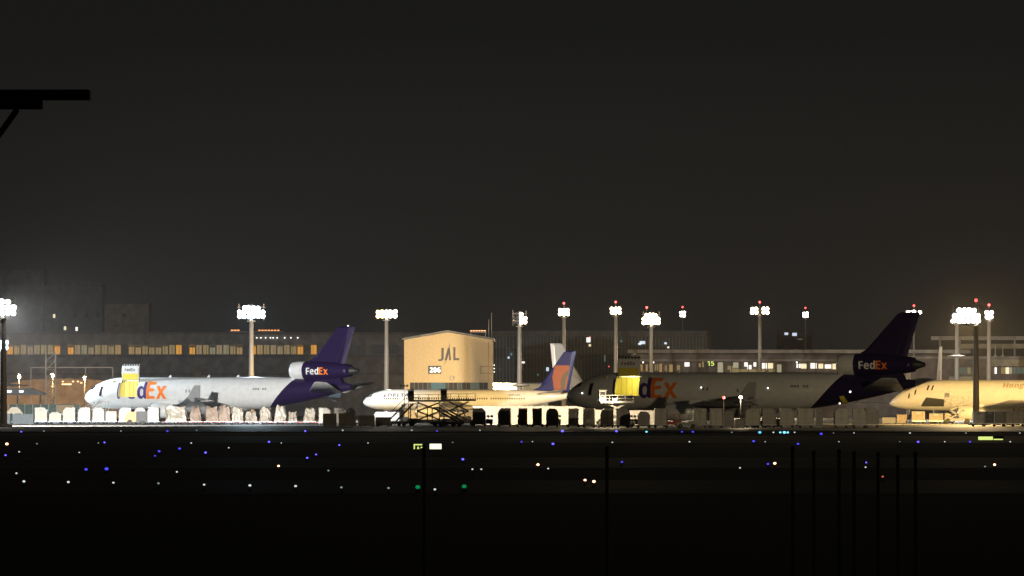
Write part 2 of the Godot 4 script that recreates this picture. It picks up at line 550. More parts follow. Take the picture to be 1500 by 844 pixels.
	part(t, "belly_fairing", MB.new().lathe(Vector3(18.0, 3.15, 0), Vector3.RIGHT, [[0, 0.2], [2.5, 1.3], [6.0, 1.75], [14.0, 1.75], [18.0, 0.9], [20.0, 0.2]], 16).done(), M.jet_grey)
	# centre engine in the fin
	var c := Vector3(46.0, 9.75, 0)
	var nose_ring := part(t, "centre_engine_intake", MB.new().lathe(c, Vector3.RIGHT, [[0.7, 1.25], [0.1, 1.42], [0.0, 1.5], [0.1, 1.58], [0.6, 1.7], [1.6, 1.78], [2.9, 1.78]], 26, false).done(), M.jet_white)
	part(nose_ring, "fan", MB.new().lathe(c, Vector3.RIGHT, [[0.6, 1.3], [0.75, 1.3]], 20).done(), M.dark_metal)
	part(t, "centre_engine", MB.new().lathe(c, Vector3.RIGHT, [[2.9, 1.785], [6.0, 1.78], [9.0, 1.6], [11.6, 1.28], [12.6, 1.12], [12.5, 0.95]], 26, false).done(), M.jet_purple)
	part(t, "exhaust_cone", MB.new().lathe(c, Vector3.RIGHT, [[11.0, 0.95], [12.6, 0.85], [14.3, 0.3]], 18).done(), M.dark_metal)
	part(t, "engine_strut", MB.new().loft([[Vector3(48.6, 8.0, 0.75), Vector3(57.2, 7.2, 0.5), Vector3(57.2, 7.2, -0.5), Vector3(48.6, 8.0, -0.75)], [Vector3(47.6, 8.75, 0.8), Vector3(56.4, 8.6, 0.55), Vector3(56.4, 8.6, -0.55), Vector3(47.6, 8.75, -0.8)]], true, false).done(), M.jet_purple)
	var f := part(t, "tail_fin", MB.new().fin(PackedVector2Array([Vector2(48.9, 11.2), Vector2(50.6, 12.2), Vector2(56.4, 18.0), Vector2(59.5, 18.0), Vector2(57.3, 10.8), Vector2(52.0, 10.6)]), 0.6, 0.78).done(), M.jet_purple)
	part(f, "rudder_seam", MB.new().bar(Vector3(55.6, 11.4, 0.0), Vector3(58.1, 17.3, 0.0), 0.62, 0.06).done(), M.print_dark)
	part(t, "strake", MB.new().fin(PackedVector2Array([Vector2(46.8, 8.3), Vector2(48.6, 8.2), Vector2(49.2, 8.9), Vector2(48.0, 8.9)]), 0.3).done(), M.jet_purple)
	var nz := func(x: float, y: float) -> float:
		var r := 1.785 if x < 52.0 else lerpf(1.78, 1.6, (x - 52.0) / 3.0)
		return sqrt(maxf(r * r - (y - 9.75) * (y - 9.75), 0.05)) + 0.05
	lettering(t, "lettering", "Fed", M.print_white, 49.9, 2.7, 9.05, 1.35, nz)
	lettering(t, "lettering", "Ex", M.print_orange, 52.7, 1.9, 9.05, 1.33, nz)
	var bl := part(t, "navigation_light", MB.new().ball(Vector3(58.0, 18.1, 0), 0.16).done(), M.lamp_dim_white)
	part(bl, "mount", MB.new().box(Vector3(58.0, 17.98, 0), Vector3(0.3, 0.12, 0.3)).done(), M.dark_metal)
	return t

func airliner(called: String, label: String, category: String, P: Dictionary, at: Vector3, turn: float, body: Material, fin_mat: Material, fin_poly: PackedVector2Array) -> Node3D:
	var t := thing(called, label, category, at, turn)
	var none := func(_a, _b, _c, _d): return false
	var xs := []
	for x in NOSE:
		xs.append(x / 9.0 * P.nl)
	var k := 0.0
	while k < 13.5:
		xs.append(lerpf(P.nl, P.L, (k + 1.0) / 14.0))
		k += 1.0
	var xf := func(i: int, _a: float) -> float: return xs[i]
	part(t, "fuselage", skin(P, xs.size(), xf, ring_angles([]), none, true), body)
	var f := part(t, "tail_fin", MB.new().fin(fin_poly, 0.45).done(), fin_mat)
	f.name = "tail_fin"
	var mid: float = (P.T + P.B) / 2
	var sp: float = P.span
	for side in [1.0, -1.0]:
		part(t, "wing", wing_mesh([[Vector3(P.wx, P.B + 0.7, P.W * 0.4), P.wc, 1.2], [Vector3(P.wx + sp * 0.21, P.B + 1.1, sp * 0.36), P.wc * 0.62, 0.7], [Vector3(P.wx + sp * 0.56, P.B + 1.9, sp), P.wc * 0.26, 0.25]], side), M.jet_grey)
		if P.er > 0:
			engine(t, Vector3(P.wx - 1.0, P.B - 0.35, sp * 0.33 * side), 5.0, P.er, body, P.B + 1.0, 3.0)
		part(t, "tailplane", wing_mesh([[Vector3(P.L - P.wc * 0.95, mid + 1.0, 0.4), P.wc * 0.6, 0.5], [Vector3(P.L - 2.2, mid + 1.8, sp * 0.36), P.wc * 0.22, 0.2]], side), M.jet_grey)
		gear(t, P.wx + P.wc * 0.62, P.W * 1.2 * side, P.B + 0.6, 0.55, [-0.7, 0.7])
	gear(t, P.nl * 0.8, 0.0, P.B + 0.4, 0.45, [0.0])
	for w in [[0.16, 0.62, 0.24, 0.8], [0.26, 0.64, 0.34, 0.8]]:
		var x0: float = P.nl * w[0]
		var x1: float = P.nl * w[2]
		var y0: float = lerpf(P.B, P.T, w[1])
		var y1: float = lerpf(P.B, P.T, w[3])
		part(t, "cockpit_window", patch(P, [Vector2(x0, y0), Vector2(x1, y0), Vector2(x1 + 0.2, y1), Vector2(x0 + 0.35, y1)]), M.cockpit_glass)
	return t

func delta_jet() -> void:
	var P := {"L": 46.6, "T": 6.45, "B": 2.35, "W": 1.88, "tip": 3.9, "nl": 6.5, "ts": 29.0, "tt": 5.6, "tb": 5.0, "tw": 0.25, "wx": 15.5, "wc": 9.5, "span": 19.0, "er": 1.2, "nt": 0.66}
	var fin := PackedVector2Array([Vector2(36.8, 6.2), Vector2(38.6, 6.9), Vector2(44.4, 14.2), Vector2(46.6, 14.2), Vector2(45.0, 6.0)])
	var t := airliner("passenger_jet", "white passenger jet with blue and red tail parked before the gabled hangar", "passenger jet", P, spot(532, 7.2), -0.384, M.jet_white, M.jet_blue, fin)
	var f := t.get_node("tail_fin")
	for z in [1, -1]:
		part(f, "tail_emblem", MB.new().prism(PackedVector2Array([Vector2(42.1, 11.3), Vector2(45.3, 11.3), Vector2(44.5, 6.4), Vector2(41.9, 6.4), Vector2(41.5, 9.0)]), 0.225 * z, 0.24 * z).done(), M.print_red)
		part(f, "tail_emblem", MB.new().prism(PackedVector2Array([Vector2(43.4, 6.5), Vector2(43.3, 8.2), Vector2(43.9, 9.6), Vector2(45.1, 10.4), Vector2(45.0, 9.5), Vector2(44.4, 8.6), Vector2(44.2, 6.5)]), 0.24 * z, 0.255 * z).done(), M.print_darkblue)
	var zs := func(x, y): return side_z(P, x, y, 0.04)
	lettering(t, "lettering", "DELTA", M.print_navy, 6.2, 4.6, 4.95, 0.72, zs)
	var mark := PackedVector3Array()
	for q in [[5.1, 4.95], [5.45, 5.6], [5.8, 4.95]]:
		mark.append(Vector3(q[0], q[1], side_z(P, q[0], q[1], 0.04)))
	part(t, "emblem", MB.new().sheet(mark).done(), M.print_red)
	lettering(t, "small_lettering", "delta.com", M.print_navy, 32.6, 2.4, 5.2, 0.35, zs)
	var win := MB.new()
	for i in 62:
		var x := 5.4 + i * 0.5
		if i in [7, 8, 26, 27, 46]:
			continue
		win.box(Vector3(x, 4.62, side_z(P, x, 4.62, 0.0)), Vector3(0.24, 0.34, 0.06))
	var wi := part(t, "cabin_windows", win.done(), M.cockpit_glass)
	wi.set_meta("kind", "stuff")
	for x in [4.3, 20.0, 36.3]:
		part(t, "cabin_door", patch(P, [Vector2(x, 3.9), Vector2(x + 0.8, 3.9), Vector2(x + 0.8, 5.6), Vector2(x, 5.6)], 0.02), M.panel_white)

# ---------------------------------------------------------------- apron equipment
func uld_poly(cut: String, w := 2.4, h := 2.42) -> PackedVector2Array:
	var p := PackedVector2Array([Vector2(-w / 2, 0), Vector2(w / 2, 0)])
	if cut == "right" or cut == "both":
		p.append_array([Vector2(w / 2, h * 0.68), Vector2(w / 2 - 0.18, h * 0.86), Vector2(w / 2 - 0.55, h)])
	else:
		p.append(Vector2(w / 2, h))
	if cut == "left" or cut == "both":
		p.append_array([Vector2(-w / 2 + 0.55, h), Vector2(-w / 2 + 0.18, h * 0.86), Vector2(-w / 2, h * 0.68)])
	else:
		p.append(Vector2(-w / 2, h))
	return p

func cargo_container(label: String, px: float, s: float, wide_px: float, cut: String, m: Material, group: String, tall := 2.42, lift := 0.52) -> void:
	var t := thing("cargo_container", label, "cargo container", spot(px, s, lift), rng.randf_range(-0.05, 0.05), group)
	var w := wide_px / s
	var key := "uld_%s_%.2f_%.2f" % [cut, w, tall]
	if not shared.has(key):
		var poly := uld_poly(cut, w, tall)
		var rim := MB.new()
		for i in poly.size():
			var a := poly[i]
			var b := poly[(i + 1) % poly.size()]
			rim.bar(Vector3(a.x * 0.97, clampf(a.y, 0.05, tall - 0.05), 1.52), Vector3(b.x * 0.97, clampf(b.y, 0.05, tall - 0.05), 1.52), 0.12, 0.06)
		rim.bar(Vector3(0, 0.05, 1.53), Vector3(0, tall - 0.06, 1.53), 0.05, 0.05)
		rim.bar(Vector3(-w * 0.46, tall * 0.36, 1.53), Vector3(w * 0.46, tall * 0.36, 1.53), 0.05, 0.05)
		shared[key] = [MB.new().prism(poly, -1.5, 1.5).done(), rim.done()]
	part(t, "shell", shared[key][0], m)
	part(t, "door_frame", shared[key][1], M.uld_frame)
	part(t, "label_plate", boxmesh(Vector3(0.8, 0.3, 0.03)), M.print_grey, Vector3(0, tall * 0.82, 1.52))
	part(t, "base_pallet", boxmesh(Vector3(w + 0.1, 0.08, 3.15)), M.alu, Vector3(0, -0.045, 0))

func dolly(label: String, px: float, s: float, m: Material) -> void:
	if not shared.has("dolly"):
		var b := MB.new().box(Vector3(0, 0.4, 0), Vector3(2.3, 0.12, 3.0)).bar(Vector3(1.1, 0.3, 0), Vector3(1.9, 0.28, 0), 0.09)
		var w := MB.new().lathe(Vector3.ZERO, Vector3.BACK, [[-0.08, 0.17], [0.08, 0.17]], 10)
		for x in [-0.8, 0.8]:
			for z in [-1.2, 1.2]:
				b.box(Vector3(x, 0.28, z), Vector3(0.12, 0.2, 0.06))
		shared["dolly"] = [b.done(), w.done()]
	var t := thing("cargo_dolly", label, "dolly", spot(px, s), 0.0, "cargo dollies in the container rows")
	part(t, "deck", shared["dolly"][0], m)
	for x in [-0.8, 0.8]:
		for z in [-1.2, 1.2]:
			part(t, "wheel", shared["dolly"][1], M.rubber, Vector3(x, 0.18, z))

func cargo_heap(label: String, px: float, s: float, w: float, h: float, taper: float, m: Material, sd: int) -> void:
	var t := thing("cargo_pallet", label, "cargo pallet", spot(px, s, 0.52), 0.0, "netted pallet loads behind the red dollies")
	var n := FastNoiseLite.new()
	n.seed = sd
	n.frequency = 0.5
	var rings := []
	for k in 6:
		var v := k / 5.0
		var f := lerpf(1.0, lerpf(taper, 1.0, 0.35), pow(v, 2.6))
		var r := []
		for q in 16:
			var a := TAU * q / 16.0
			var c := Vector2(cos(a), sin(a))
			c /= pow(pow(absf(c.x), 9) + pow(absf(c.y), 9), 1.0 / 9.0)
			var d := 1.0 + 0.3 * n.get_noise_3d(c.x * 3, v * 4, c.y * 3)
			r.append(Vector3(c.x * w / 2 * f * d + 0.12 * w * n.get_noise_2d(v * 5, 9.0), v * h * (1.0 + 0.45 * n.get_noise_2d(c.x * 3 + 20, c.y * 3)), c.y * 1.4 * f * d))
		rings.append(r)
	part(t, "load", MB.new().loft(rings, true, false).done(), m)
	part(t, "pallet_board", boxmesh(Vector3(w + 0.2, 0.1, 3.0)), M.alu, Vector3(0, -0.055, 0))
	var net := MB.new()
	for k in 3:
		var x := (k - 1) * w * 0.28
		net.bar(Vector3(x, 0.0, 1.5), Vector3(x * taper, h * 0.95, 1.5 * taper + 0.06), 0.05)
	part(t, "net_strap", net.done(), M.strap)

func loader(label: String, at: Vector3, turn: float, height: float, length: float, m: Material, lamps := false) -> Node3D:
	var t := thing("cargo_loader", label, "cargo loader", at, turn, "scissor-lift cargo loaders")
	var L := length
	part(t, "chassis", MB.new().box(Vector3(0, 0.75, 0), Vector3(L, 0.5, 2.6)).box(Vector3(-L * 0.36, 1.1, 0), Vector3(L * 0.2, 0.3, 2.4)).done(), m)
	for x in [-0.38, 0.38]:
		for z in [-1.15, 1.15]:
			part(t, "wheel", MB.new().lathe(Vector3(L * x, 0.5, z), Vector3.BACK, [[-0.2, 0.42], [-0.14, 0.5], [0.14, 0.5], [0.2, 0.42]], 14).done(), M.rubber)
	for z in [-1.1, 1.1]:
		var n := 2
		var y0 := 1.0
		var dy := (height - 0.25 - y0) / n
		for k in n:
			for q in [[-1, 1], [1, -1]]:
				part(t, "scissor_arm", MB.new().bar(Vector3(q[0] * L * 0.26, y0 + k * dy, z), Vector3(q[1] * L * 0.26, y0 + (k + 1) * dy, z), 0.14, 0.24).done(), m)
	part(t, "platform", MB.new().box(Vector3(0, height, 0), Vector3(L * 0.92, 0.3, 3.2)).done(), m)
	for x in [-0.44, -0.22, 0.0, 0.22, 0.44]:
		part(t, "rail_post", MB.new().tube(Vector3(L * x, height, 1.5), Vector3(L * x, height + 1.05, 1.5), 0.05).done(), m)
	part(t, "hand_rail", MB.new().bar(Vector3(-L * 0.44, height + 1.02, 1.5), Vector3(L * 0.44, height + 1.02, 1.5), 0.07).bar(Vector3(-L * 0.44, height + 0.55, 1.5), Vector3(L * 0.44, height + 0.55, 1.5), 0.05).done(), m)
	var cab := part(t, "control_cab", MB.new().box(Vector3(-L * 0.4, height + 0.9, 1.0), Vector3(1.0, 1.6, 1.0)).box(Vector3(-L * 0.4, height + 1.78, 1.0), Vector3(1.25, 0.12, 1.25)).done(), m)
	part(cab, "window", boxmesh(Vector3(0.8, 0.7, 0.04)), M.cockpit_glass, Vector3(-L * 0.4, height + 1.15, 1.51))
	if lamps:
		for x in [-L * 0.46, -L * 0.1]:
			work_lamp(t, Vector3(x, height + 0.35, 1.75), 40.0)
	return t

func work_lamp(t: Node3D, at: Vector3, e: float) -> void:
	var hsg := part(t, "work_lamp", MB.new().box(at, Vector3(0.5, 0.4, 0.25)).bar(at, at - Vector3(0, 0.6, 0), 0.06).done(), M.dark_metal)
	part(hsg, "lens", boxmesh(Vector3(0.42, 0.32, 0.05)), M.lamp_warm, at + Vector3(0, 0, 0.14))
	var l := OmniLight3D.new()
	l.name = "work_beam"
	l.light_energy = e
	l.light_color = M.lamp_warm.emission
	l.light_size = 0.15
	l.omni_range = 80
	l.shadow_enabled = true
	hsg.add_child(l)
	l.position = at + Vector3(0, 0, 0.35)

func unseen_light_tower(label: String, at: Vector3, look: String, e: float, h: float, aim: Vector3, angle := 60.0) -> void:
	var t := thing("unseen_light_tower", label, "light tower", at, 0.0, "unseen portable light towers on the apron")
	part(t, "trailer", MB.new().box(Vector3(0, 0.6, 0), Vector3(1.6, 0.8, 1.1)).lathe(Vector3(-0.5, 0.3, 0.6), Vector3.BACK, [[-0.1, 0.3], [0.1, 0.3]], 12).lathe(Vector3(0.5, 0.3, 0.6), Vector3.BACK, [[-0.1, 0.3], [0.1, 0.3]], 12).done(), M.equip_dark)
	part(t, "pole", MB.new().tube(Vector3(0, 1, 0), Vector3(0, h, 0), 0.09, 0.06).bar(Vector3(-0.8, h, 0), Vector3(0.8, h, 0), 0.08).done(), M.mast_steel)
	var dir := (aim - (at + Vector3(0, h, 0))).normalized()
	var b := Basis.looking_at(dir)
	for k in [-0.6, 0.0, 0.6]:
		var hs := part(t, "floodlight", boxmesh(Vector3(0.45, 0.38, 0.2)), M.dark_metal, Vector3(k, h + 0.1, 0), b)
		part(hs, "lens", boxmesh(Vector3(0.4, 0.33, 0.03)), M["lamp_" + look], Vector3(0, 0, -0.115))
	var l := SpotLight3D.new()
	l.name = "floodlight_beam"
	l.light_energy = e
	l.light_color = M["lamp_" + look].emission
	l.light_size = 0.5
	l.spot_angle = angle
	l.spot_angle_attenuation = 0.8
	l.spot_range = 300
	l.shadow_enabled = true
	t.add_child(l)
	l.look_at_from_position(at + Vector3(0, h + 0.1, 0) + dir * 0.5, aim)

func tug(label: String, at: Vector3, m: Material) -> void:
	var t := thing("tow_tractor", label, "tractor", at)
	part(t, "body", MB.new().prism(PackedVector2Array([Vector2(-1.5, 0.35), Vector2(1.5, 0.35), Vector2(1.5, 1.0), Vector2(0.3, 1.1), Vector2(0.2, 0.85), Vector2(-1.4, 0.95)]), -0.75, 0.75).done(), m)
	part(t, "cab", MB.new().bar(Vector3(0.4, 1.0, 0.6), Vector3(0.3, 1.9, 0.6), 0.08).bar(Vector3(1.3, 1.0, 0.6), Vector3(1.2, 1.9, 0.6), 0.08).bar(Vector3(0.4, 1.0, -0.6), Vector3(0.3, 1.9, -0.6), 0.08).bar(Vector3(1.3, 1.0, -0.6), Vector3(1.2, 1.9, -0.6), 0.08).box(Vector3(0.75, 1.93, 0), Vector3(1.2, 0.08, 1.4)).done(), m)
	for x in [-0.95, 0.95]:
		for z in [-0.65, 0.65]:
			part(t, "wheel", MB.new().lathe(Vector3(x, 0.36, z), Vector3.BACK, [[-0.12, 0.3], [-0.08, 0.36], [0.08, 0.36], [0.12, 0.3]], 12).done(), M.rubber)

func box_truck(label: String, at: Vector3, size: Vector3, box_mat: Material, cab_mat: Material, lift := 0.7) -> void:
	var t := thing("box_truck", label, "truck", at)
	part(t, "cargo_box", MB.new().box(Vector3(0.9, lift + size.y / 2, 0), size).done(), box_mat)
	part(t, "rear_frame", MB.new().box(Vector3(0.9, lift + size.y / 2, size.z / 2), Vector3(size.x * 0.9, size.y * 0.9, 0.05)).done(), box_mat)
	part(t, "cab", MB.new().prism(PackedVector2Array([Vector2(0.9 - size.x / 2 - 1.9, 0.5), Vector2(0.88 - size.x / 2, 0.5), Vector2(0.88 - size.x / 2, 2.2), Vector2(0.9 - size.x / 2 - 1.4, 2.2), Vector2(0.9 - size.x / 2 - 1.9, 1.3)]), -size.z / 2 + 0.1, size.z / 2 - 0.1).done(), cab_mat)
	part(t, "chassis", boxmesh(Vector3(size.x + 1.6, 0.2, size.z * 0.7)), M.dark_metal, Vector3(0.2, 0.55, 0))
	for x in [-size.x / 2 - 0.2, size.x / 2 + 0.1]:
		for z in [-size.z / 2 + 0.2, size.z / 2 - 0.2]:
			part(t, "wheel", MB.new().lathe(Vector3(x, 0.45, z), Vector3.BACK, [[-0.14, 0.38], [-0.1, 0.45], [0.1, 0.45], [0.14, 0.38]], 14).done(), M.rubber)

func stair_truck(label: String, at: Vector3, turn: float, h: float, m: Material) -> void:
	var t := thing("boarding_stairs", label, "boarding stairs", at, turn)
	part(t, "chassis", MB.new().box(Vector3(0, 0.55, 0), Vector3(5.0, 0.4, 2.0)).done(), m)
	for x in [-1.7, 1.7]:
		for z in [-0.9, 0.9]:
			part(t, "wheel", MB.new().lathe(Vector3(x, 0.4, z), Vector3.BACK, [[-0.12, 0.34], [-0.08, 0.4], [0.08, 0.4], [0.12, 0.34]], 12).done(), M.rubber)
	for z in [-0.85, 0.85]:
		part(t, "stringer", MB.new().bar(Vector3(-2.4, 0.8, z), Vector3(2.0, h, z), 0.1, 0.28).bar(Vector3(-2.4, 1.8, z), Vector3(2.0, h + 1.0, z), 0.06).bar(Vector3(2.0, h + 1.0, z), Vector3(3.4, h + 1.0, z), 0.06).done(), m)
	var n := 12
	for k in n:
		part(t, "step", boxmesh(Vector3(0.34, 0.06, 1.6)), M.alu, Vector3(lerpf(-2.3, 1.9, k / (n - 1.0)), lerpf(0.95, h, k / (n - 1.0)), 0))
	part(t, "landing", boxmesh(Vector3(1.5, 0.12, 1.8)), m, Vector3(2.7, h, 0))
	for x in [1.0, 3.2]:
		part(t, "support_leg", MB.new().bar(Vector3(x, 0.6, 0.7), Vector3(x, h, 0.7), 0.12).bar(Vector3(x, 0.6, -0.7), Vector3(x, h, -0.7), 0.12).done(), m)

# ---------------------------------------------------------------- airfield lights and signs
func field_light(kind: String, px: float, py: float, label: String, size_px: float) -> void:
	var s := (py - HOR) / EYE
	s = (py - HOR + 0.2 * s) / EYE
	var names := {"blue": "taxiway_edge_light", "white": "centreline_light", "cyan": "stop_bar_light", "amber": "guard_light", "green": "runway_green_light", "red": "runway_red_light"}
	var t := thing(names[kind], label, "airfield light", spot(px, s), 0.0, kind + " airfield ground lights")
	var r := maxf(0.05, size_px * rng.randf_range(0.62, 1.0) * 0.5 / s)
	part(t, "base", MB.new().lathe(Vector3.ZERO, Vector3.UP, [[0, r * 1.2], [0.04, r * 1.2], [0.08, r * 0.5], [maxf(0.1, 0.26 - r), r * 0.5]], 10).done(), M.dark_metal)
	part(t, "lens", MB.new().ball(Vector3(0, maxf(0.1, 0.26 - r) + r * 0.7, 0), r, 8, 0.8).done(), M["lamp_" + kind + "_small"] if kind in ["red", "green", "amber"] or rng.randf() < 0.65 else M["lamp_" + kind + "_faint"])

func fence_post(px: float, top_py: float, s: float, label: String) -> void:
	var t := thing("fence_post", label, "post", spot(px, s), 0.0, "dark posts in the near foreground")
	var h := gy(top_py, s)
	part(t, "shaft", MB.new().tube(Vector3.ZERO, Vector3(0, h, 0), 0.018, 0.018, 10).done(), M.post_steel)
	part(t, "cap", MB.new().lathe(Vector3(0, h, 0), Vector3.UP, [[-0.02, 0.021], [0.0, 0.021], [0.012, 0.014]], 10).done(), M.post_steel)

# ---------------------------------------------------------------- buildings
func panes(parent: Node, called: String, list: Array, s: float, y0: float, y1: float, z: float, mats: Array) -> void:
	for q in list:
		part(parent, called, boxmesh(Vector3(snappedf(q[1] / s, 0.01), snappedf(y1 - y0, 0.01), 0.12)), mats[q[2]], Vector3(q[0] / s, (y0 + y1) / 2, z))

func long_terminal() -> void:
	var s := 5.3
	var t := thing("terminal_building", "long dark terminal with a strip of amber lit windows on the left", "terminal", spot(280, s), 0.0)
	var w := 680.0 / s
	var z := 0.0
	var roof := gy(490, s)
	var wt := gy(504.5, s)
	var wb := gy(520, s)
	part(t, "wall", MB.new().box(Vector3(0, wb / 2, -14), Vector3(w, wb, 28)).box(Vector3(0, (wt + roof) / 2, -14), Vector3(w, roof - wt, 28)).box(Vector3(0, (wt + wb) / 2, -15), Vector3(w - 0.4, wt - wb + 0.2, 27)).done(), M.wall_grey)
	var rf := part(t, "roof", MB.new().box(Vector3(0, roof + 0.3, -13), Vector3(w + 1.5, 0.6, 31)).done(), M.roof_grey)
	part(t, "ledge", boxmesh(Vector3(w, 0.3, 0.8)), M.roof_grey, Vector3(0, wb - 0.3, 0.4))
	part(t, "ledge", boxmesh(Vector3(w, 0.25, 0.6)), M.roof_grey, Vector3(0, gy(548, s), 0.3))
	rng.seed = 5
	for i in 58:
		var px := 14.0 + i * 9.9
		var k := i % 9
		if k == 8:
			part(t, "pier", boxmesh(Vector3(0.8, wt - wb + 0.3, 0.5)), M.wall_grey, Vector3((px - 280) / s, (wt + wb) / 2, -0.1))
			continue
		var lit := px < 462
		var m: Material = M.win_dark
		if lit:
			var d := rng.randf()
			m = (M.win_amber if d < 0.7 else M.win_tan) if k == 0 or k == 7 else ([M.win_tan, M.win_dim, M.win_olive, M.win_dim, M.win_tan2][int(d * 5.0)])
		var pane := part(t, "window", boxmesh(Vector3(1.5, 2.5, 0.1)), m, Vector3((px - 280) / s, (wt + wb) / 2, -1.35))
		var drop: float = [0.0, 0.3, 0.0, 0.6, 0.0, 0.4][rng.randi() % 6]
		if lit and drop > 0.0:
			part(pane, "blind", boxmesh(Vector3(1.44, drop, 0.04)), M.blind, Vector3(0, 1.2 - drop / 2, 0.1))
		if lit:
			part(pane, "glazing_bar", boxmesh(Vector3(0.1, 2.4, 0.06)), M.wall_grey, Vector3(rng.randf_range(-0.3, 0.3), 0, 0.16))
		part(t, "mullion", boxmesh(Vector3(0.22, wt - wb, 0.3)), M.wall_grey, Vector3((px - 280 + 4.9) / s, (wt + wb) / 2, -0.3))
	for k in 3:
		part(rf, "warning_lamp", boxmesh(Vector3(0.7, 0.3, 0.3)), M.lamp_orange, Vector3((340 + k * 4.5 - 280) / s, gy(484, s), 0.5))
	for k in 7:
		part(rf, "warning_lamp", boxmesh(Vector3(0.6, 0.28, 0.3)), M.lamp_orange, Vector3((380 + k * 4.6 - 280) / s, gy(484, s), 0.5))
	part(rf, "lamp_rail", MB.new().bar(Vector3((336 - 280) / s, gy(484, s) - 0.35, 0.4), Vector3((415 - 280) / s, gy(484, s) - 0.35, 0.4), 0.12).bar(Vector3((336 - 280) / s, roof, 0.4), Vector3((336 - 280) / s, gy(484, s) - 0.3, 0.4), 0.12).bar(Vector3((415 - 280) / s, roof, 0.4), Vector3((415 - 280) / s, gy(484, s) - 0.3, 0.4), 0.12).done(), M.mast_steel)
	for k in [376, 382, 389, 396, 400, 406, 417, 426, 436]:
		part(t, "facade_lamp", MB.new().ball(Vector3((k - 280) / s, gy(495, s), 0.3), 0.17).done(), M.lamp_dim_white)
	# plant room on the roof and rooftop stub
	part(rf, "plant_room", MB.new().box(Vector3((294 - 280) / s, gy(545, s), 0.9), Vector3(4.0, 3.0, 1.4)).done(), M.wall_tan)
	part(t, "doorway", boxmesh(Vector3(1.6, 1.9, 0.1)), M.win_dark, Vector3((299 - 280) / s, gy(545, s), 1.66))

func office_blocks() -> void:
	var s := 4.6
	for q in [["office_block", "tall dim office block behind the floodlights at the far left", -40, 64, 397, M.wall_blue], ["office_block", "lower stepped grey block beside the tall office block", 64.5, 150, 420, M.wall_blue], ["office_block", "small flat-roofed tan block right of the stepped grey block", 153, 218, 446, M.wall_tan]]:
		var top := gy(q[4], s)
		var w: float = (q[3] - q[2]) / s
		var t := thing(q[0], q[1], "building", spot((q[2] + q[3]) / 2.0, s), 0.0, "office blocks behind the long terminal")
		part(t, "wall", MB.new().box(Vector3(0, top / 2, -10), Vector3(w, top, 20)).done(), q[5])
		part(t, "parapet", MB.new().box(Vector3(0, top + 0.25, -10), Vector3(w + 0.4, 0.5, 20.4)).done(), M.roof_grey)
		var cx: float = (q[2] + q[3]) / 2.0
		if q[2] == 64.5:
			part(t, "stair_tower", boxmesh(Vector3(5.2, 3.0, 6)), q[5], Vector3((137 - cx) / s, gy(414, s) - 1.5, -4))
			part(t, "stair_tower", boxmesh(Vector3(3.0, 1.2, 5)), q[5], Vector3((112 - cx) / s, top + 0.9, -5))
			for d in [[79, 463, 1], [95, 481, 1], [112, 482, 2], [110, 462, 0], [126, 462, 0], [143, 462, 0]]:
				part(t, "window", boxmesh(Vector3(1.0 if d[2] == 0 else 0.7, 1.2, 0.12)), [M.win_dark, M.win_cream, M.win_white][d[2]], Vector3((d[0] - cx) / s, gy(d[1], s), 0.03))
		elif q[2] == 153:
			part(t, "window", boxmesh(Vector3(1.0, 1.0, 0.12)), M.win_dark, Vector3((182 - cx) / s, gy(462, s), 0.03))
			part(t, "awning", boxmesh(Vector3(3.6, 0.5, 1.2)), M.roof_grey, Vector3((166 - cx) / s, gy(477, s), 0.6))

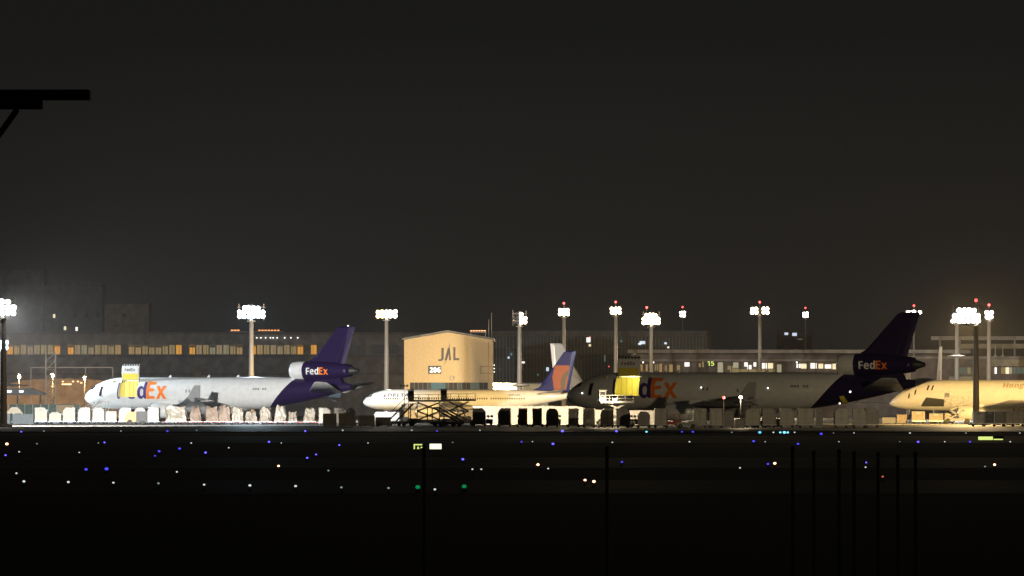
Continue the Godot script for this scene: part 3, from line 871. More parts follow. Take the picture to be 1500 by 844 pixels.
func hangar() -> void:
	var s := 6.4
	var t := thing("hangar", "gabled tan hangar lit orange with dark airline lettering and number board", "hangar", spot(656, s), 0.0)
	var x0 := (592 - 656) / s
	var x1 := (721 - 656) / s
	var ye := gy(498, s)
	var ya := gy(487, s)
	var yw0 := gy(571, s)
	var yw1 := gy(560.5, s)
	var gable := PackedVector2Array([Vector2(x0, yw1), Vector2(x1, yw1), Vector2(x1, ye), Vector2(0, ya), Vector2(x0, ye)])
	part(t, "front_wall", MB.new().prism(gable, -0.5, 0.0).box(Vector3(0, yw0 / 2, -0.25), Vector3(x1 - x0, yw0, 0.5)).box(Vector3(x0 + 0.65, (yw0 + yw1) / 2, -0.25), Vector3(1.3, yw1 - yw0, 0.5)).box(Vector3(x1 - 0.5, (yw0 + yw1) / 2, -0.25), Vector3(1.0, yw1 - yw0, 0.5)).done(), M.wall_hangar)
	part(t, "side_wall", MB.new().box(Vector3(x0 + 0.3, ye / 2 - 0.1, -28), Vector3(0.5, ye - 0.3, 55)).box(Vector3(x1 - 0.3, ye / 2 - 0.1, -28), Vector3(0.5, ye - 0.3, 55)).done(), M.wall_hangar)
	for k in [-1, 1]:
		var xe := x0 if k < 0 else x1
		part(t, "roof_slope", MB.new().loft([[Vector3(xe + k * 0.5, ye - 0.05, 0.5), Vector3(0, ya + 0.06, 0.5), Vector3(0, ya + 0.5, 0.5), Vector3(xe + k * 0.5, ye + 0.4, 0.5)], [Vector3(xe + k * 0.5, ye - 0.05, -56), Vector3(0, ya + 0.06, -56), Vector3(0, ya + 0.5, -56), Vector3(xe + k * 0.5, ye + 0.4, -56)]], true, false).done(), M.roof_grey)
	for k in 8:
		part(t, "wall_seam", boxmesh(Vector3(0.07, ye - yw1 - 0.2, 0.05)), M.wall_seam, Vector3(x0 + (k + 1) * (x1 - x0) / 9.0, (ye + yw1) / 2, 0.01))
	# strip window above the apron
	var n := 18
	for k in n:
		var w := (x1 - x0 - 2.3) / n
		var x := x0 + 1.3 + (k + 0.5) * w
		part(t, "window", boxmesh(Vector3(snappedf(w - 0.12, 0.01), snappedf(yw1 - yw0, 0.01), 0.08)), M.win_teal if k in [5, 6, 7] else (M.win_dimgreen if k in [4, 8, 11, 14, 15] else M.win_dark), Vector3(x, (yw0 + yw1) / 2, -0.3))
		part(t, "mullion", boxmesh(Vector3(0.08, snappedf(yw1 - yw0, 0.01), 0.1)), M.wall_hangar_dark, Vector3(x + w / 2, (yw0 + yw1) / 2, -0.2))
	# airline mark: three letters and a brush stroke through the middle one
	var zf := func(_x, _y): return 0.06
	lettering(t, "lettering", "J", M.print_dark, (642 - 656) / s, 1.25, gy(529, s), 3.0, zf)
	lettering(t, "lettering", "L", M.print_dark, (664 - 656) / s, 1.35, gy(528, s), 3.0, zf)
	part(t, "letter_stroke", MB.new().prism(PackedVector2Array([Vector2(-0.75, gy(528, s)), Vector2(-0.36, gy(528, s)), Vector2(0.34, gy(510, s)), Vector2(0.0, gy(510, s))]), 0.02, 0.07).done(), M.print_dark)
	part(t, "letter_stroke", MB.new().prism(PackedVector2Array([Vector2(0.3, gy(528, s)), Vector2(0.74, gy(528, s)), Vector2(0.46, gy(510, s)), Vector2(0.22, gy(510, s))]), 0.02, 0.07).done(), M.print_dark)
	var arc := PackedVector2Array()
	var back := PackedVector2Array()
	for k in 11:
		var v := k / 10.0
		var y := lerpf(gy(534, s), gy(503, s), v)
		var x := lerpf(-0.95, 0.42, pow(v, 0.55))
		arc.append(Vector2(x - 0.02, y))
		back.append(Vector2(x + 0.03 + 0.2 * sin(PI * v), y))
	back.reverse()
	part(t, "brush_stroke", MB.new().prism(arc + back, 0.075, 0.1).done(), M.print_dark)
	# illuminated number board
	var nb := part(t, "number_board", boxmesh(Vector3(2.9, 1.8, 0.25)), M.dark_metal, Vector3((637 - 656) / s, gy(542, s), 0.14))
	lettering(nb, "lit_number_sign", "206", M.lamp_number, -1.2, 2.5, -0.6, 1.2, func(_x, _y): return 0.14)
	# small badge under the mark
	part(t, "badge", MB.new().lathe(Vector3((662 - 656) / s, gy(554, s), 0.02), Vector3.BACK, [[0.0, 0.55], [0.05, 0.55], [0.05, 0.4], [0.0, 0.4]], 18, false).done(), M.print_grey)
	part(t, "badge", boxmesh(Vector3(0.55, 0.35, 0.04)), M.print_grey, Vector3((665 - 656) / s, gy(553, s), 0.03))
	# frame and pipes at the right-hand corner
	part(t, "sign_frame", MB.new().bar(Vector3((704 - 656) / s, gy(537, s), 0.3), Vector3((722 - 656) / s, gy(537, s), 0.3), 0.14).bar(Vector3((704 - 656) / s, gy(547, s), 0.3), Vector3((722 - 656) / s, gy(547, s), 0.3), 0.14).bar(Vector3((704 - 656) / s, gy(547, s), 0.3), Vector3((704 - 656) / s, gy(537, s), 0.3), 0.14).done(), M.wall_hangar_dark)
	part(t, "drain_pipe", MB.new().tube(Vector3(x1 + 0.15, 0, 0.2), Vector3(x1 + 0.15, ye, 0.2), 0.13).tube(Vector3(x1 - 0.8, 0, 0.15), Vector3(x1 - 0.8, ye - 0.6, 0.15), 0.1).done(), M.wall_hangar)
	for k in 6:
		part(t, "warning_lamp", boxmesh(Vector3(0.5, 0.24, 0.24)), M.lamp_orange, Vector3((690 + k * 4 - 656) / s, gy(484.5, s), -4.0))
	part(t, "lamp_rail", MB.new().bar(Vector3((688 - 656) / s, gy(487, s), -4), Vector3((713 - 656) / s, gy(487, s), -4), 0.12).bar(Vector3((690 - 656) / s, gy(498, s), -4), Vector3((690 - 656) / s, gy(486, s), -4), 0.12).bar(Vector3((711 - 656) / s, gy(499, s), -4), Vector3((711 - 656) / s, gy(486, s), -4), 0.12).done(), M.mast_steel)
	for k in 3:
		part(t, "wall_lamp", MB.new().ball(Vector3((724 - 656) / s, gy(535 + k * 5, s), 0.6), 0.12).done(), M.lamp_dim_white)
	# thin aerials on the corner
	part(t, "aerial", MB.new().tube(Vector3((716 - 656) / s, ye, -2), Vector3((716 - 656) / s, gy(468, s), -2), 0.06).tube(Vector3((720 - 656) / s, ye, -3), Vector3((720 - 656) / s, gy(458, s), -3), 0.05).done(), M.mast_steel)

	var a := thing("hangar_annex", "low cream annex wall between the hangar and the glass building", "building", spot(763, 6.5))
	part(a, "wall", MB.new().box(Vector3(0, gy(563, 6.5) / 2, -4), Vector3(12.4, gy(563, 6.5), 8)).done(), M.wall_cream)
	part(a, "parapet", MB.new().box(Vector3(0, gy(563, 6.5) + 0.15, -4), Vector3(12.7, 0.3, 8.3)).done(), M.roof_grey)
	part(a, "door", boxmesh(Vector3(1.4, 2.2, 0.1)), M.win_dark, Vector3(-3, 1.1, 0.05))

func glass_building() -> void:
	var s := 5.4
	var t := thing("glass_building", "wide grey office building with closely ribbed glass front beyond the masts", "building", spot(881, s), 0.0)
	var w := 318.0 / s
	var top := gy(487, s)
	part(t, "core", MB.new().box(Vector3(0, top / 2, -12.5), Vector3(w, top, 24)).done(), M.wall_blue)
	part(t, "cornice", MB.new().box(Vector3(0, top - 0.3, -12), Vector3(w + 0.8, 1.4, 25.6)).done(), M.roof_grey)
	var rows := [[493, 508], [510, 524], [526, 540], [542, 556], [558, 575]]
	for r in rows:
		var y1 := gy(r[0], s)
		var y0 := gy(r[1], s)
		for c in 16:
			part(t, "glass_pane", boxmesh(Vector3(snappedf(w / 16 - 0.15, 0.01), snappedf(y1 - y0, 0.01), 0.1)), M.facade_glass if (c * 7 + int(r[0])) % 5 else M.facade_glass_dark, Vector3(-w / 2 + (c + 0.5) * w / 16, (y0 + y1) / 2, -0.38))
		part(t, "spandrel", boxmesh(Vector3(w, 0.32, 0.2)), M.spandrel_blue, Vector3(0, y0 - 0.17, -0.36))
	var ribs := MB.new()
	for k in 65:
		ribs.box(Vector3(-w / 2 + k * w / 64, top / 2 - 0.6, -0.1), Vector3(0.2, top - 1.4, 0.5))
	part(t, "ribs", ribs.done(), M.rib_blue).set_meta("kind", "stuff")
	for d in [[862, 498, 1.1, 1.3, "win_white"], [864, 506, 0.6, 0.6, "win_cream"], [941, 502, 1.5, 0.8, "win_bluewhite"], [937, 504, 0.8, 0.5, "win_bluewhite"], [910, 500, 0.5, 0.5, "win_teal"], [745, 524, 0.5, 0.5, "win_bluewhite"], [749, 519, 0.5, 0.7, "win_teal"], [766, 531, 1.0, 0.5, "win_white"], [763, 515, 0.35, 0.35, "lamp_red_small"], [864, 494, 0.35, 0.35, "lamp_red_small"], [892, 537, 0.35, 0.35, "lamp_red_small"], [930, 517, 0.8, 0.7, "win_cream"], [802, 541, 0.7, 1.0, "win_bluewhite"], [788, 549, 0.4, 0.4, "win_teal"], [975, 503, 0.7, 0.5, "win_bluewhite"], [979, 509, 0.5, 0.4, "win_white"], [886, 525, 0.4, 1.8, "win_dimgreen"], [733, 541, 0.4, 0.4, "win_dimgreen"]]:
		part(t, "lit_window", boxmesh(Vector3(d[2], d[3], 0.1)), M[d[4]], Vector3((d[0] - 881) / s, gy(d[1], s), 0.22))

func concourse() -> void:
	var s := 5.8
	var cx := 1170.0
	var t := thing("concourse_building", "low concourse with brightly lit windows and a flat roof behind the dark jet", "terminal", spot(cx, s), 0.0)
	var w := 490.0 / s
	var roof := gy(514, s)
	part(t, "wall", MB.new().box(Vector3(0, gy(546, s) / 2, -12), Vector3(w, gy(546, s), 24)).box(Vector3(0, (gy(519, s) + gy(529, s)) / 2, -12), Vector3(w, (529 - 519) / s, 24)).box(Vector3(0, (gy(529, s) + gy(546, s)) / 2, -13), Vector3(w - 0.3, 17 / s, 22)).done(), M.wall_mauve)
	part(t, "roof", MB.new().box(Vector3(0, roof - 0.2, -11), Vector3(w + 2, 0.9, 28)).done(), M.roof_pale)
	part(t, "canopy", boxmesh(Vector3(w, 0.5, 2.2)), M.roof_pale, Vector3(0, gy(528, s), 1.1))
	for k in 41:
		part(t, "mullion", boxmesh(Vector3(0.2, 17 / s, 0.25)), M.wall_mauve, Vector3(-w / 2 + k * w / 40, gy(537.5, s), -0.5))
	var lit := [[939, 5, 1, 534, 544], [948, 4, 1, 534, 544], [955, 4, 1, 533, 545], [962, 5, 2, 534, 543], [968, 4, 1, 533, 545], [975, 4, 2, 535, 544], [983, 5, 1, 534, 545], [994, 5, 2, 535, 545], [1007, 8, 0, 531, 537], [1025, 4, 2, 532, 538], [1030, 3, 2, 530, 538], [1056, 9, 3, 531, 546], [1070, 8, 2, 536, 546], [1078, 8, 3, 531, 539], [1074, 16, 2, 540, 546], [1093, 5, 0, 531, 537], [1098, 6, 0, 535, 541], [1106, 4, 0, 531, 537], [1113, 4, 0, 536, 541], [1120, 7, 0, 532, 540], [1129, 8, 4, 532, 540], [1142, 7, 3, 534, 546], [1170, 6, 0, 533, 539], [1178, 9, 4, 533, 540], [1192, 9, 0, 532, 540], [1203, 8, 4, 533, 540], [1213, 9, 0, 534, 540], [1222, 8, 4, 533, 541], [1105, 60, 2, 541, 545]]
	for q in lit:
		part(t, "lit_window", boxmesh(Vector3(snappedf(q[1] / s, 0.01), snappedf((q[4] - q[3]) / s, 0.01), 0.1)), [M.win_white, M.win_tan, M.win_dim, M.win_pale, M.win_cream][q[2]], Vector3((q[0] - cx) / s, gy((q[3] + q[4]) / 2.0, s), -0.75 - 0.1 * (q[2] % 2) - (0.15 if q[1] > 15 else 0.0)))
	for k in [942, 957, 1167, 1230]:
		part(t, "wall_lamp", MB.new().ball(Vector3((k - cx) / s, gy(531, s), 1.4), 0.2).done(), M.lamp_dim_white)
	var sg := part(t, "number_sign", boxmesh(Vector3(2.4, 1.7, 0.25)), M.dark_metal, Vector3((1041 - cx) / s, gy(532.5, s), 2.0))
	lettering(sg, "lit_number_sign", "15", M.lamp_lime, -0.85, 1.7, -0.62, 1.25, func(_x, _y): return 0.15)

	s = 6.2
	cx = 1430.0
	var p := thing("pier_building", "pier building with pale roof beams and cream fascia at the right edge", "terminal", spot(cx, s), 0.0)
	part(p, "wall", MB.new().box(Vector3(0, gy(522, s) / 2, -14), Vector3(190 / s, gy(522, s), 26)).done(), M.wall_mauve)
	part(p, "roof_beam", MB.new().box(Vector3(2, gy(495, s), -10), Vector3(150 / s, 0.9, 1.5)).done(), M.roof_pale)
	part(p, "roof_beam", MB.new().box(Vector3(5, gy(507, s), -8), Vector3(110 / s, 1.1, 3.0)).done(), M.wall_tan)
	part(p, "roof_slab", MB.new().box(Vector3(0, gy(524, s), -13), Vector3(190 / s, 0.6, 29)).done(), M.roof_pale)
	for x in [1380, 1409, 1452, 1490]:
		part(p, "column", MB.new().tube(Vector3((x - cx) / s, gy(524, s), -9), Vector3((x - cx) / s, gy(493, s), -9), 0.25).done(), M.roof_pale)
	part(p, "fascia", MB.new().box(Vector3((1485 - cx) / s, gy(531.5, s), 0.6), Vector3(70 / s, 1.6, 2.5)).done(), M.wall_cream)
	for x in [1458, 1469]:
		part(p, "vent_stack", MB.new().tube(Vector3((x - cx) / s, gy(527, s), 0.4), Vector3((x - cx) / s, gy(505, s), 0.4), 0.14).box(Vector3((x - cx) / s, gy(522, s), 0.4), Vector3(0.7, 0.5, 0.7)).done(), M.wall_cream)
	for q in [[1408, 5, "win_dimgreen"], [1414, 5, "win_dimgreen"], [1420, 5, "win_dim"], [1426, 4, "win_dimgreen"], [1459, 3, "win_white"], [1470, 6, "win_dim"], [1476, 5, "win_cream"], [1481, 4, "win_pale"], [1487, 5, "win_dimgreen"], [1493, 5, "win_dimgreen"], [1499, 5, "win_dimgreen"]]:
		part(p, "lit_window", boxmesh(Vector3(snappedf(q[1] / s, 0.01), 1.5, 0.1)), M[q[2]], Vector3((q[0] - cx) / s, gy(543, s), -0.9))
	part(p, "flat_canopy", MB.new().box(Vector3((1407 - cx) / s, gy(555, s), 3.0), Vector3(36 / s, 1.0, 4.0)).done(), M.wall_cream)
	part(p, "canopy_leg", MB.new().box(Vector3((1407 - cx) / s, gy(555, s) / 2 - 0.3, 3.0), Vector3(1.0, gy(555, s) - 0.6, 1.0)).done(), M.wall_grey)

func distant_building() -> void:
	var s := 4.4
	var t := thing("distant_building", "distant dark block with small bluish lights beyond the concourse", "building", spot(1165, s))
	part(t, "wall", MB.new().box(Vector3(0, gy(486, s) / 2, -6), Vector3(50 / s, gy(486, s), 12)).done(), M.wall_mauve)
	part(t, "parapet", MB.new().box(Vector3(0, gy(486, s) + 0.2, -6), Vector3(51 / s, 0.4, 12.4)).done(), M.roof_grey)
	for q in [[1152, 489, 1.2, 0.8], [1164, 490, 1.5, 1.0], [1172, 497, 1.6, 0.4]]:
		part(t, "lit_window", boxmesh(Vector3(q[2], q[3], 0.12)), M.win_bluewhite if q[0] != 1172 else M.win_dimgreen, Vector3((q[0] - 1165) / s, gy(q[1], s), 0.04))

func far_left_things() -> void:
	# vaulted hall under sodium light
	var s := 5.9
	var t := thing("vaulted_hall", "low vaulted hall in orange sodium light behind the jet nose", "building", spot(92, s))
	var r := PackedVector2Array()
	for k in 13:
		var a := PI * k / 12.0
		r.append(Vector2(cos(a) * 14.0, gy(566, s) + sin(a) * (gy(554.5, s) - gy(566, s))))
	r.append_array([Vector2(-14, 0), Vector2(14, 0)])
	part(t, "shell", MB.new().prism(r, -30, 0).done(), M.wall_tan)
	for k in 5:
		part(t, "door", boxmesh(Vector3(3.6, 3.2, 0.12)), M.wall_mauve, Vector3(-10 + k * 5.0, 1.62, 0.03))
	for q in [[92, 559], [107, 559], [114, 559], [119, 561], [78, 566], [94, 563], [101, 563]]:
		part(t, "wall_lamp", boxmesh(Vector3(0.4 if q[1] < 563 else 1.2, 0.28, 0.2)), M.lamp_sodium_small, Vector3((q[0] - 92) / s, gy(q[1], s), 0.14))
	for q in [[28, 550.0, 700.0, "orange sodium street lamp above the dark canopy"], [77, 549.0, 450.0, "orange sodium street lamp beside the lattice tower"], [124, 553.0, 550.0, "orange sodium street lamp just left of the jet nose"]]:
		var ss := 5.99
		var h := gy(q[1], ss)
		var l := thing("street_lamp", q[3], "street lamp", spot(q[0], ss), 0.0, "sodium street lamps by the vaulted hall")
		part(l, "pole", MB.new().tube(Vector3.ZERO, Vector3(0, h, 0), 0.11, 0.07).done(), M.equip_dark)
		part(l, "hood", MB.new().lathe(Vector3(0, h, 0), Vector3.UP, [[-0.1, 0.4], [0.1, 0.42], [0.45, 0.1]], 12).done(), M.mast_steel)
		part(l, "globe", MB.new().ball(Vector3(0, h - 0.4, 0), 0.42 if q[0] == 28 else 0.32).done(), M.lamp_sodium)
		var o := OmniLight3D.new()
		o.name = "street_lamp_beam"
		o.light_energy = q[2]
		o.light_color = M.lamp_sodium.emission
		o.light_size = 0.3
		o.omni_range = 200
		o.shadow_enabled = true
		l.add_child(o)
		o.position = Vector3(0, h - 0.4, 1.0)
	# steel gantry and lattice tower
	s = 6.3
	t = thing("gantry", "thin grey portal gantry standing before the long terminal", "gantry", spot(105, s))
	var gh := gy(538.5, s)
	part(t, "beam", MB.new().bar(Vector3((45 - 105) / s, gh, 0), Vector3((165 - 105) / s, gh, 0), 0.22).done(), M.mast_steel)
	for x in [45, 125, 165]:
		part(t, "upright", MB.new().bar(Vector3((x - 105) / s, 0, 0), Vector3((x - 105) / s, gh, 0), 0.2).done(), M.mast_steel)
	t = thing("lattice_tower", "grey square lattice tower between two sodium lamps", "tower", spot(74, 6.4))
	s = 6.4
	var th := gy(517, s)
	for x in [-1.1, 1.1]:
		for z in [-1.1, 1.1]:
			part(t, "corner_post", MB.new().bar(Vector3(x, 0, z), Vector3(x, th, z), 0.2).done(), M.mast_steel)
	for k in 8:
		for z in [-1.1, 1.1]:
			part(t, "brace", MB.new().bar(Vector3(-1.1, k * th / 8, z), Vector3(1.1, (k + 1) * th / 8, z), 0.1).bar(Vector3(-1.1, (k + 1) * th / 8, z), Vector3(1.1, (k + 1) * th / 8, z), 0.1).done(), M.mast_steel)
	# low fence, store and canopy
	t = thing("screen_fence", "low teal screen fence behind the pale containers at the far left", "fence", spot(65, 7.2))
	for k in 9:
		part(t, "panel", boxmesh(Vector3(1.55, 3.4, 0.08)), M.fence_teal, Vector3(-6.4 + k * 1.6, 1.75, 0))
	for k in 10:
		part(t, "post", boxmesh(Vector3(0.12, 3.6, 0.14)), M.mast_steel, Vector3(-7.2 + k * 1.6, 1.8, 0.1))
	t = thing("equipment_store", "small ochre shed against the teal screen fence", "shed", spot(96, 7.35))
	part(t, "wall", MB.new().box(Vector3(0, 1.65, 0), Vector3(3.4, 3.3, 2.5)).done(), M.wall_hangar)
	part(t, "roof", MB.new().box(Vector3(0, 3.38, 0), Vector3(3.7, 0.14, 2.8)).done(), M.roof_grey)
	part(t, "door", boxmesh(Vector3(1.0, 2.1, 0.08)), M.wall_hangar_dark, Vector3(0.4, 1.05, 1.27))
	s = 7.0
	t = thing("dark_canopy", "dark flat canopy with three white lamps beneath at the left edge", "canopy", spot(10, s))
	part(t, "roof", MB.new().prism(PackedVector2Array([Vector2(-4.5, 7.2), Vector2(3.4, 7.2), Vector2(4.2, 7.5), Vector2(-4.5, 8.0)]), -4, 3).done(), M.equip_dark)
	part(t, "lower_roof", MB.new().prism(PackedVector2Array([Vector2(-4.5, 5.4), Vector2(7.6, 5.4), Vector2(8.2, 5.7), Vector2(5.0, 6.8), Vector2(-4.5, 7.0)]), -5, 1.5).done(), M.equip_grey)
	for x in [-4.0, 2.2, 7.0]:
		part(t, "column", MB.new().bar(Vector3(x, 0, 0), Vector3(x, 5.5, 0), 0.3).done(), M.equip_dark)
	for x in [-1.0, 0.6, 3.1]:
		part(t, "canopy_lamp", boxmesh(Vector3(0.85, 0.4, 0.3)), M.lamp_white_panel, Vector3(x, 6.15, 1.68))

# ---------------------------------------------------------------- the scene
func _ready() -> void:
	rng.seed = 11
	# camera
	var cam := Camera3D.new()
	cam.name = "Camera"
	add_child(cam)
	cam.position = Vector3(0, EYE, 0)
	cam.rotation.x = atan((HOR - 422.0) / F)
	cam.fov = rad_to_deg(2.0 * atan(422.0 / F))
	cam.near = 1.0
	cam.far = 12000.0
	cam.current = true
	# night sky over the lit airfield, haze in the air
	var env := Environment.new()
	env.background_mode = Environment.BG_SKY
	var sky_mat := ProceduralSkyMaterial.new()
	sky_mat.sky_top_color = Color(0.0085, 0.0085, 0.0076).linear_to_srgb()
	sky_mat.sky_horizon_color = Color(0.0118, 0.0108, 0.0104).linear_to_srgb()
	sky_mat.sky_curve = 0.022
	sky_mat.ground_bottom_color = Color(0.001, 0.001, 0.001).linear_to_srgb()
	sky_mat.ground_horizon_color = Color(0.004, 0.004, 0.004).linear_to_srgb()
	var sky := Sky.new()
	sky.sky_material = sky_mat
	env.sky = sky
	env.tonemap_mode = Environment.TONE_MAPPER_LINEAR
	env.tonemap_exposure = 1.0
	env.fog_enabled = true
	env.fog_density = 0.000014
	env.fog_light_color = Color(0.92, 0.93, 0.95)
	env.volumetric_fog_enabled = true
	env.volumetric_fog_density = 0.0
	env.sdfgi_enabled = true
	env.ssao_enabled = true
	env.ssil_enabled = true
	var we := WorldEnvironment.new()
	we.name = "Environment"
	we.environment = env
	add_child(we)

	bold_font = SystemFont.new()
	bold_font.font_names = PackedStringArray(["Droid Sans"])
	bold_font.font_weight = 700
	materials()
	ground()
	long_terminal()
	office_blocks()
	hangar()
	glass_building()
	concourse()
	distant_building()
	masts()
	far_left_things()
	aircraft()
	cargo_rows()
	equipment()
	signs_and_lights()
	# low haze lying over the apron
	var haze := FogVolume.new()
	haze.name = "apron_haze"
	haze.shape = RenderingServer.FOG_VOLUME_SHAPE_ELLIPSOID
	haze.size = Vector3(1300, 150, 1250)
	var fm := FogMaterial.new()
	fm.resource_name = "apron_haze"
	fm.albedo = Color(0.93, 0.93, 0.94)
	fm.density = 0.000026
	haze.material = fm
	add_child(haze)
	haze.position = Vector3(0, 2, -1780)
	haze.set_meta("kind", "stuff")
	haze.set_meta("label", "thin haze lit by the floodlights over the apron")

func materials() -> void:
	var n1 := noise_tex(1, 0.012, 0.72, 1.0)
	var n2 := noise_tex(2, 0.03, 0.6, 1.0)
	var n3 := noise_tex(3, 0.02, 0.9, 1.0)
	mat("grass", Color(0.012, 0.014, 0.009), 0.95, 0.0, n2, 0.05)
	mat("asphalt", Color(0.032, 0.032, 0.033), 0.75, 0.0, n2, 0.04)
	mat("concrete", Color(0.24, 0.23, 0.21), 0.55, 0.0, n2, 0.03)
	M.grass.metallic_specular = 0.15
	M.asphalt.metallic_specular = 0.15
	mat("kerb", Color(0.55, 0.53, 0.48), 0.6, 0.0, n1, 0.1)
	mat("marking_white", Color(0.6, 0.6, 0.58), 0.6)
	mat("marking_yellow", Color(0.6, 0.42, 0.06), 0.6)
	mat("mast_steel", Color(0.42, 0.4, 0.38), 0.6, 0.15)
	mat("bare_metal", Color(0.5, 0.5, 0.52), 0.25, 0.9)
	mat("dark_metal", Color(0.03, 0.03, 0.032), 0.5, 0.3)
	mat("alu", Color(0.42, 0.42, 0.42), 0.4, 0.6)
	mat("rubber", Color(0.02, 0.02, 0.02), 0.8)
	paint("jet_white", Color(0.76, 0.76, 0.75), 0.35, n3, 0.08)
	paint("jet_grey", Color(0.3, 0.3, 0.31), 0.35, n3, 0.1)
	paint("jet_tailplane", Color(0.42, 0.41, 0.4), 0.4, n3, 0.1)
	paint("jet_purple", Color(0.017, 0.009, 0.045), 0.3)
	paint("jet_blue", Color(0.012, 0.02, 0.13), 0.3)
	paint("jet_silver", Color(0.55, 0.57, 0.62), 0.3)
	paint("jet_cream", Color(0.74, 0.72, 0.66), 0.4, n3, 0.06)
	mat("hold_yellow", Color(0.74, 0.68, 0.26), 0.6)
	mat("hold_rib", Color(0.6, 0.52, 0.12), 0.6)
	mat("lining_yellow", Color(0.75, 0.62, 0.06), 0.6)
	mat("panel_white", Color(0.7, 0.7, 0.68), 0.5)
	mat("cockpit_glass", Color(0.015, 0.015, 0.018), 0.12)
	mat("print_purple", Color(0.05, 0.025, 0.16), 0.4)
	mat("print_orange", Color(0.85, 0.2, 0.02), 0.4)
	mat("print_white", Color(0.75, 0.75, 0.75), 0.4)
	mat("print_grey", Color(0.2, 0.2, 0.2), 0.5)
	mat("print_dark", Color(0.03, 0.03, 0.03), 0.5)
	mat("print_red", Color(0.17, 0.013, 0.012), 0.4)
	mat("print_darkblue", Color(0.012, 0.014, 0.04), 0.4)
	mat("print_navy", Color(0.03, 0.04, 0.12), 0.4)
	mat("print_brown", Color(0.36, 0.24, 0.12), 0.5)
	mat("wall_grey", Color(0.34, 0.33, 0.33), 0.8, 0.0, n1, 0.05)
	mat("wall_blue", Color(0.2, 0.23, 0.27), 0.8, 0.0, n1, 0.05)
	mat("rib_blue", Color(0.26, 0.27, 0.28), 0.8)
	mat("spandrel_blue", Color(0.14, 0.145, 0.15), 0.8)
	mat("wall_tan", Color(0.4, 0.34, 0.26), 0.8, 0.0, n1, 0.05)
	mat("wall_cream", Color(0.6, 0.54, 0.4), 0.75, 0.0, n1, 0.05)
	mat("wall_mauve", Color(0.24, 0.2, 0.19), 0.8, 0.0, n1, 0.05)
	mat("wall_hangar", Color(0.58, 0.435, 0.25), 0.75, 0.0, n3, 0.2)
	mat("wall_seam", Color(0.46, 0.34, 0.2), 0.75)
	mat("wall_hangar_dark", Color(0.26, 0.19, 0.11), 0.75)
	mat("roof_grey", Color(0.2, 0.2, 0.2), 0.8, 0.0, n1, 0.05)
	mat("roof_pale", Color(0.42, 0.39, 0.36), 0.8, 0.0, n1, 0.05)
	mat("fence_teal", Color(0.12, 0.2, 0.17), 0.7, 0.0, n1, 0.2)
	mat("facade_glass", Color(0.06, 0.08, 0.09), 0.2)
	mat("facade_glass_dark", Color(0.03, 0.04, 0.048), 0.15)
	mat("win_dark", Color(0.03, 0.032, 0.035), 0.2)
	mat("crate_teal", Color(0.035, 0.05, 0.055), 0.7, 0.0, n1, 0.3)
	mat("loader_grey", Color(0.2, 0.2, 0.19), 0.6, 0.0, n1, 0.3)
	mat("equip_dark", Color(0.05, 0.052, 0.054), 0.7, 0.0, n1, 0.3)
	mat("equip_grey", Color(0.12, 0.12, 0.12), 0.6, 0.0, n1, 0.3)
	mat("equip_tan", Color(0.26, 0.2, 0.13), 0.6, 0.0, n1, 0.3)
	mat("equip_white", Color(0.65, 0.63, 0.6), 0.5, 0.0, n1, 0.3)
	mat("lit_orange_paint", Color(0.42, 0.18, 0.05), 0.6)  # orange light on the truck cab put into its colour
	mat("dolly_red", Color(0.45, 0.05, 0.03), 0.5, 0.0, n1, 0.3)
	mat("dolly_grey", Color(0.1, 0.1, 0.1), 0.6)
	mat("strap", Color(0.25, 0.2, 0.12), 0.8)
	mat("uld_frame", Color(0.16, 0.155, 0.14), 0.5, 0.2)
	mat("uld_pale", Color(0.46, 0.43, 0.38), 0.5, 0.05, n2, 0.35)
	mat("uld_silver", Color(0.42, 0.41, 0.38), 0.5, 0.05, n2, 0.35)
	mat("uld_cream", Color(0.47, 0.41, 0.31), 0.5, 0.1, n2, 0.35)
	mat("uld_worn", Color(0.3, 0.29, 0.27), 0.55, 0.1, n2, 0.4)
	mat("uld_dark", Color(0.07, 0.07, 0.075), 0.55, 0.1, n2, 0.4)
	mat("load_wrap", Color(0.36, 0.31, 0.25), 0.5, 0.0, n2, 0.5)
	mat("load_brown", Color(0.34, 0.25, 0.19), 0.65, 0.0, n2, 0.5)
	mat("load_pale", Color(0.46, 0.42, 0.34), 0.45, 0.0, n2, 0.5)
	mat("post_steel", Color(0.05, 0.05, 0.05), 0.5, 0.3)
	mat("canopy_black", Color(0.004, 0.004, 0.004), 0.8)
	mat("lamp_off", Color(0.1, 0.1, 0.1), 0.3)
	glow("lamp_cool", Color(0.66, 0.86, 1.0), 24.0)
	glow("lamp_daylight", Color(0.98, 0.97, 0.94), 24.0)
	glow("lamp_white", Color(1.0, 0.93, 0.8), 20.0)
	glow("lamp_warm", Color(1.0, 0.78, 0.48), 20.0)
	glow("lamp_gold", Color(1.0, 0.64, 0.22), 20.0)
	glow("lamp_sodium_pale", Color(1.0, 0.79, 0.47), 20.0)
	glow("lamp_sodium", Color(1.0, 0.52, 0.18), 12.0)
	glow("lamp_sodium_small", Color(1.0, 0.6, 0.3), 2.2)
	glow("lamp_red", Color(1.0, 0.06, 0.06), 5.0)
	glow("lamp_red_small", Color(1.0, 0.12, 0.1), 1.2)
	glow("lamp_hold", Color(1.0, 0.92, 0.55), 3.0)
	glow("lamp_orange", Color(1.0, 0.34, 0.08), 1.6)
	glow("lamp_dim_white", Color(1.0, 0.96, 0.88), 2.5)
	glow("lamp_white_panel", Color(1.0, 0.96, 0.92), 2.2)
	glow("lamp_number", Color(1.0, 0.97, 0.92), 1.3)
	glow("lamp_lime", Color(0.62, 0.85, 0.04), 0.9)
	glow("lamp_sign", Color(0.8, 0.95, 0.25), 1.0)
